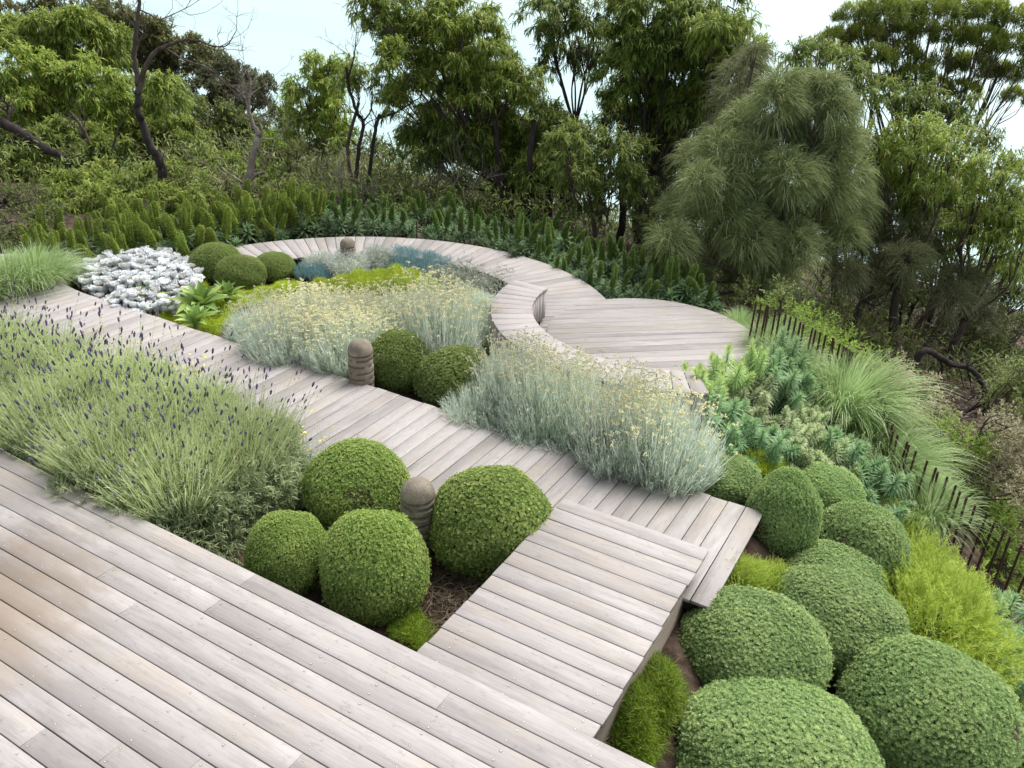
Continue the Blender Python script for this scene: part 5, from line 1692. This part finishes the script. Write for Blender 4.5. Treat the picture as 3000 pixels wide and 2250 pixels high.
    tree('wattle_tree', 'dense green wattle bush at the right border below the water', 'tree', 2140,
         [(2110, 380, 38), (2160, 375, 38), (2205, 385, 40), (2080, 425, 42), (2135, 430, 44), (2190, 435, 44), (2060, 475, 42), (2110, 490, 44), (2165, 495, 44), (2215, 490, 40), (2090, 535, 38), (2150, 550, 40), (2205, 550, 40)], 'wattle', 12.6, M_WAT, r0=0.08, dens=0.8, group=W)
    tree('wattle_tree', 'deep green shaded wattle bush between brownish sheoak and the right border', 'tree', 2030, [(1990, 440, 38), (2030, 450, 38), (2010, 490, 36), (2050, 520, 36), (2170, 610, 40), (2215, 620, 40), (2130, 590, 34)], 'wattle', 13.4, D, r0=0.06, dens=0.7, group=W)
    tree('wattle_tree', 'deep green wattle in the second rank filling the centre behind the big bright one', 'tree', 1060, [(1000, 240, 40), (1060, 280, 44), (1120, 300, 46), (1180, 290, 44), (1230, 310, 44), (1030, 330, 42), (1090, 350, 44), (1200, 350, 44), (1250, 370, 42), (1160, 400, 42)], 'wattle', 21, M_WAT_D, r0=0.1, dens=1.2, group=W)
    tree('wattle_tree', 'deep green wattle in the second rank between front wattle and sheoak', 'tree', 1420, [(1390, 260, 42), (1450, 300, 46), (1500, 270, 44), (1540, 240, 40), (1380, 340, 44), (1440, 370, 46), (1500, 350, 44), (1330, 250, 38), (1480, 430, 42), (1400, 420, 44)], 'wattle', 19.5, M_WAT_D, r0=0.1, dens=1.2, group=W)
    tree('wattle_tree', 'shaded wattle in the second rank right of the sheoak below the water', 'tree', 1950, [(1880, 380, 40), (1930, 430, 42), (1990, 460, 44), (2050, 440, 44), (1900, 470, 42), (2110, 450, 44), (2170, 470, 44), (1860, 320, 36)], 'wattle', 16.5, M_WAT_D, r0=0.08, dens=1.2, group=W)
    for lab, base, v, cl in (('dark bush under the central trees behind the trunks', 1150, 19.5, [(1020, 400, 40), (1070, 420, 40), (1130, 440, 38), (1190, 440, 38), (1240, 440, 36), (1020, 350, 40), (1200, 400, 36), (1090, 470, 30), (1160, 475, 30)]),
                           ('dark bush in the shade between the echium hedge and the sheoak', 1490, 14.5, [(1400, 490, 34), (1450, 500, 36), (1500, 520, 36), (1480, 460, 36), (1530, 560, 34), (1500, 570, 30), (1440, 540, 26)]),
                           ('dark thicket downhill behind the bare stems on the right', 1960, 15.5, [(1830, 540, 44), (1900, 520, 44), (1960, 560, 44), (2030, 560, 44), (1880, 590, 42), (1950, 620, 42), (2020, 640, 42), (2090, 600, 42), (1830, 600, 36)]),
                           ('dark thicket downhill at the right border', 2150, 14.0, [(2090, 660, 40), (2150, 640, 42), (2210, 660, 44), (2060, 720, 40), (2130, 710, 42), (2200, 730, 44), (2170, 780, 40), (2220, 800, 40), (2110, 770, 36)])):
        tree('scrub_tree', lab, 'shrub', base, cl, 'scrub', v, M_BRUSH_D, r0=0.05, dens=1.3)
    # ---- dead and bare trees
    bare_tree('dead_tree', 'tall bare tree with a charred black trunk and grey upper limbs', 15.3,
              [(0.105, 0.05, [(358, 468), (355, 410), (346, 355), (322, 310), (304, 262), (296, 215), (300, 180)], 0),
               (0.05, 0.02, [(300, 182), (294, 150), (290, 110), (294, 70), (298, 30), (302, -10), (300, -60)], 5),
               (0.05, 0.016, [(300, 200), (312, 150), (335, 112), (365, 98), (400, 86), (430, 88)], 3),
               (0.018, 0.007, [(430, 88), (462, 100), (490, 98), (510, 68)], 5),
               (0.018, 0.007, [(355, 103), (400, 130), (450, 148), (490, 185), (520, 215), (545, 255)], 4),
               (0.02, 0.007, [(297, 95), (306, 80), (320, 62)], 2), (0.016, 0.006, [(298, 20), (325, 32), (345, 42), (375, 30), (398, 20)], 5), (0.014, 0.005, [(292, 60), (270, 30), (250, 5)], 5)], M_BARK_DARK, bark2=M_BARK)
    bare_tree('dead_tree', 'pale bleached dead tree with twisted limbs among the green bushes', 15.6,
              [(0.085, 0.045, [(528, 455), (530, 405), (542, 360), (552, 315), (560, 290)], 0), (0.045, 0.014, [(560, 290), (545, 265), (536, 230), (540, 190), (536, 150)], 12), (0.035, 0.012, [(533, 402), (510, 385), (482, 366)], 3),
               (0.035, 0.012, [(536, 395), (556, 375), (575, 372)], 3), (0.03, 0.01, [(558, 300), (566, 280), (560, 262), (575, 245)], 5), (0.025, 0.009, [(565, 300), (590, 300), (612, 285)], 4)], M_BARK_PALE, twig_len=0.6)
    bare_tree('dead_tree', 'tangle of pale dead branches behind the middle of the echium hedge', 15.6,
              [(0.04, 0.015, [(670, 460), (680, 430), (672, 412), (690, 405)], 3), (0.03, 0.012, [(690, 462), (715, 440), (745, 430), (770, 405)], 7), (0.03, 0.012, [(700, 465), (730, 455), (775, 450), (800, 430)], 7), (0.03, 0.01, [(720, 470), (740, 420), (735, 380), (745, 340)], 7)],
              M_BARK_PALE, twig_len=0.6)
    bare_tree('bare_tree', 'thin dark forked tree with fine bare twigs beside the sea gap', 16.5,
              [(0.05, 0.03, [(790, 448), (797, 390), (803, 330), (812, 275), (820, 245)], 2), (0.03, 0.01, [(818, 255), (850, 245), (880, 228), (905, 212)], 6), (0.045, 0.025, [(765, 450), (770, 390), (775, 320), (785, 268), (770, 240), (752, 180), (748, 145)], 4),
               (0.02, 0.008, [(785, 262), (800, 240), (806, 200)], 5), (0.02, 0.006, [(752, 170), (765, 120), (770, 70)], 8)], M_BARK_DARK, cat='tree')
    bare_tree('dead_tree', 'grey dead twiggy shrub behind the hedge under the central trees', 16.5,
              [(0.03, 0.012, [(930, 455), (925, 420), (935, 385)], 8), (0.03, 0.01, [(950, 455), (970, 420), (990, 380), (985, 350)], 9), (0.03, 0.01, [(1000, 450), (1020, 410), (1040, 370)], 8)], M_BARK_PALE, twig_len=0.65)
    bare_tree('fallen_limb', 'thick charred limb leaning down from the left border', 17, [(0.07, 0.11, [(150, 350), (105, 325), (60, 295), (0, 262), (-60, 235)], 1), (0.03, 0.02, [(95, 322), (50, 312), (0, 300)], 2), (0.02, 0.008, [(195, 372), (170, 340), (140, 305)], 2)], M_BARK_DARK, cat='dead limb')
    bare_tree('dead_tree', 'reddish brown crooked stems in the wattle on the left hillside', 17.2, [(0.05, 0.03, [(222, 385), (210, 350), (195, 315), (180, 280), (150, 240)], 4), (0.03, 0.012, [(215, 365), (240, 330), (255, 280), (270, 255)], 4)], M_BARK, cat='tree')
    rx = [(1950, 700), (1880, 660), (2010, 720), (2080, 760), (1830, 620), (2130, 720)]
    for i, (px, py) in enumerate(rx):
        lab = ('bare dark thicket right of the rods with stems leaning right', 'bare brown stems under the brownish sheoak', 'tangle of dark arching dead branches on the right slope',
               'dark dead thicket with pale twigs near the right border', 'thin bare stems just downhill of the large sheoak', 'grey bare branches reaching out of the shade at the right border')[i]
        q = at(px, py + 20, 0.0)
        v = float(q[:2] @ FW)
        bare_tree('bare_shrub', lab, v, [(0.05, 0.02, [(px - 10, py + 40), (px + 15, py - 20), (px + 45, py - 90)], 6), (0.03, 0.012, [(px + 5, py + 40), (px - 5, py - 10), (px + 5, py - 70)], 6), (0.035, 0.012, [(px + 20, py + 45), (px + 60, py + 10), (px + 120, py - 30)], 6),
                                      (0.025, 0.01, [(px - 20, py + 40), (px - 50, py + 10), (px - 70, py - 30)], 6)], M_BARK_DARK if i % 2 == 0 else M_BARK, twig_len=0.55, cat='bare shrub')
    bare_tree('fallen_branch', 'dark arching dead branch lying over dry brush on the right slope', 10.5, [(0.05, 0.03, [(1990, 760), (2050, 785), (2100, 800), (2130, 850), (2120, 900)], 8), (0.03, 0.01, [(2130, 870), (2100, 885), (2060, 900)], 8)], M_BARK_DARK, cat='dead branch')


def build_slope_shrubs():
    B = 'shrubs beyond the rusty rods'
    for name, lab, base, cl, sty, v, mat, d in (
            ('bright_shrub', 'bright lime green shrub right behind the rods near the sheoak', 1760, [(1700, 690, 26), (1735, 700, 30), (1770, 715, 32), (1800, 740, 30), (1680, 670, 22)], 'scrub', 9.6, M_BRIGHT, 1.6),
            ('bright_shrub', 'olive green shrub in the shade behind the rods at the sheoak foot', 1660, [(1620, 640, 26), (1655, 655, 28), (1690, 650, 24)], 'scrub', 10.6, M_BRUSH_D, 1.3),
            ('bright_shrub', 'small green shrub beside the dry brush downhill of the rods', 1880, [(1850, 780, 26), (1885, 800, 28), (1830, 760, 22), (1910, 830, 20)], 'scrub', 8.8, M_BRIGHT, 1.2),
            ('bright_shrub', 'big yellow green shrub beyond the rods on the right', 2070, [(2020, 940, 36), (2065, 950, 40), (2040, 990, 40), (2095, 1000, 42), (2005, 985, 30), (2075, 1040, 38)], 'scrub', 8.0, M_BRIGHT, 1.6),
            ('bright_shrub', 'olive yellow shrub with small leaves at the right border', 2170, [(2130, 940, 38), (2175, 930, 40), (2210, 960, 42), (2150, 990, 42), (2200, 1010, 44), (2135, 1045, 36), (2190, 1070, 42), (2225, 1060, 36)], 'scrub', 7.9, M_DRY, 1.8),
            ('bright_shrub', 'leafy green shrub behind the nearest rods at the right border', 2170, [(2120, 1100, 34), (2165, 1130, 38), (2205, 1130, 38), (2160, 1180, 34), (2205, 1190, 38), (2190, 1240, 34)], 'scrub', 7.5, M_BRIGHT, 1.4),
            ('bright_shrub', 'dark green bush at the right border above the olive yellow one', 2190, [(2170, 850, 34), (2210, 860, 40), (2190, 900, 34), (2215, 810, 36)], 'scrub', 9.4, M_BRUSH_D, 1.3),
            ('dry_shrub', 'straw coloured dry brush downhill of the big grass tussocks', 1980, [(1920, 810, 30), (1960, 830, 34), (2000, 860, 34), (1940, 870, 34), (1985, 905, 32), (2020, 900, 28), (1900, 850, 26)], 'scrub', 8.8, M_DRY, 1.5),
            ('dry_shrub', 'pale dry brush between rods and the yellow green shrub', 1960, [(1950, 940, 26), (1985, 960, 26), (1935, 900, 24), (2000, 1040, 22)], 'scrub', 8.2, M_DRY, 1.3)):
        tree(name, lab, 'shrub', base, cl, sty, v, mat, None, 0.025, d, B, fork=0.25)
    # undergrowth: what covers the ground between the trees
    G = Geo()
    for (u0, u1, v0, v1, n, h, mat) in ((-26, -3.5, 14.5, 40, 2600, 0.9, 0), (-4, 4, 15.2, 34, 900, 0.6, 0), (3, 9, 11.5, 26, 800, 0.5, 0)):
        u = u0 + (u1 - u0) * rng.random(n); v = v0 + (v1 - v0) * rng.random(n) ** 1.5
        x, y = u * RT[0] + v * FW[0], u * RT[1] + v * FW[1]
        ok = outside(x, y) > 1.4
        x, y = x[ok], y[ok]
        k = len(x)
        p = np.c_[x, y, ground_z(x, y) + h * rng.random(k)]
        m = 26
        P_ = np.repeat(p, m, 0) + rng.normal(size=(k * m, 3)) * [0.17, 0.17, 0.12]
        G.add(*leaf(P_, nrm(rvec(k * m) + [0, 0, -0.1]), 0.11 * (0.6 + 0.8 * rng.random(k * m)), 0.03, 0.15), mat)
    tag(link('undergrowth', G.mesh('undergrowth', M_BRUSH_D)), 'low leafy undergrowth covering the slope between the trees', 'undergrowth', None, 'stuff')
    # leaf litter and fallen twigs in the shade at the right and under the trees
    G = Geo()
    for (u0, u1, v0, v1, n) in ((3.0, 11, 8, 17, 9000), (-3, 5, 12.5, 17, 5000)):
        u = u0 + (u1 - u0) * rng.random(n); v = v0 + (v1 - v0) * rng.random(n)
        x, y = u * RT[0] + v * FW[0], u * RT[1] + v * FW[1]
        ok = outside(x, y) > 1.0
        x, y = x[ok], y[ok]; k = len(x)
        p = np.c_[x, y, ground_z(x, y) + 0.01 + 0.05 * rng.random(k)]
        D = nrm(rvec(k) * [1, 1, 0.35])
        tw = rng.random(k) < 0.35
        G.add(*leaf(p[~tw], D[~tw], 0.10, 0.03, 0.05))
        G.add(*leaf(p[tw], D[tw], 0.25 + 0.5 * rng.random(tw.sum()), 0.012, 0.0))
    tag(link('leaf_litter', G.mesh('leaf_litter', M_LITTER)), 'brown leaf litter and fallen twigs under the trees on the slope', 'leaf litter', None, 'stuff')


build_trees()
build_slope_shrubs()
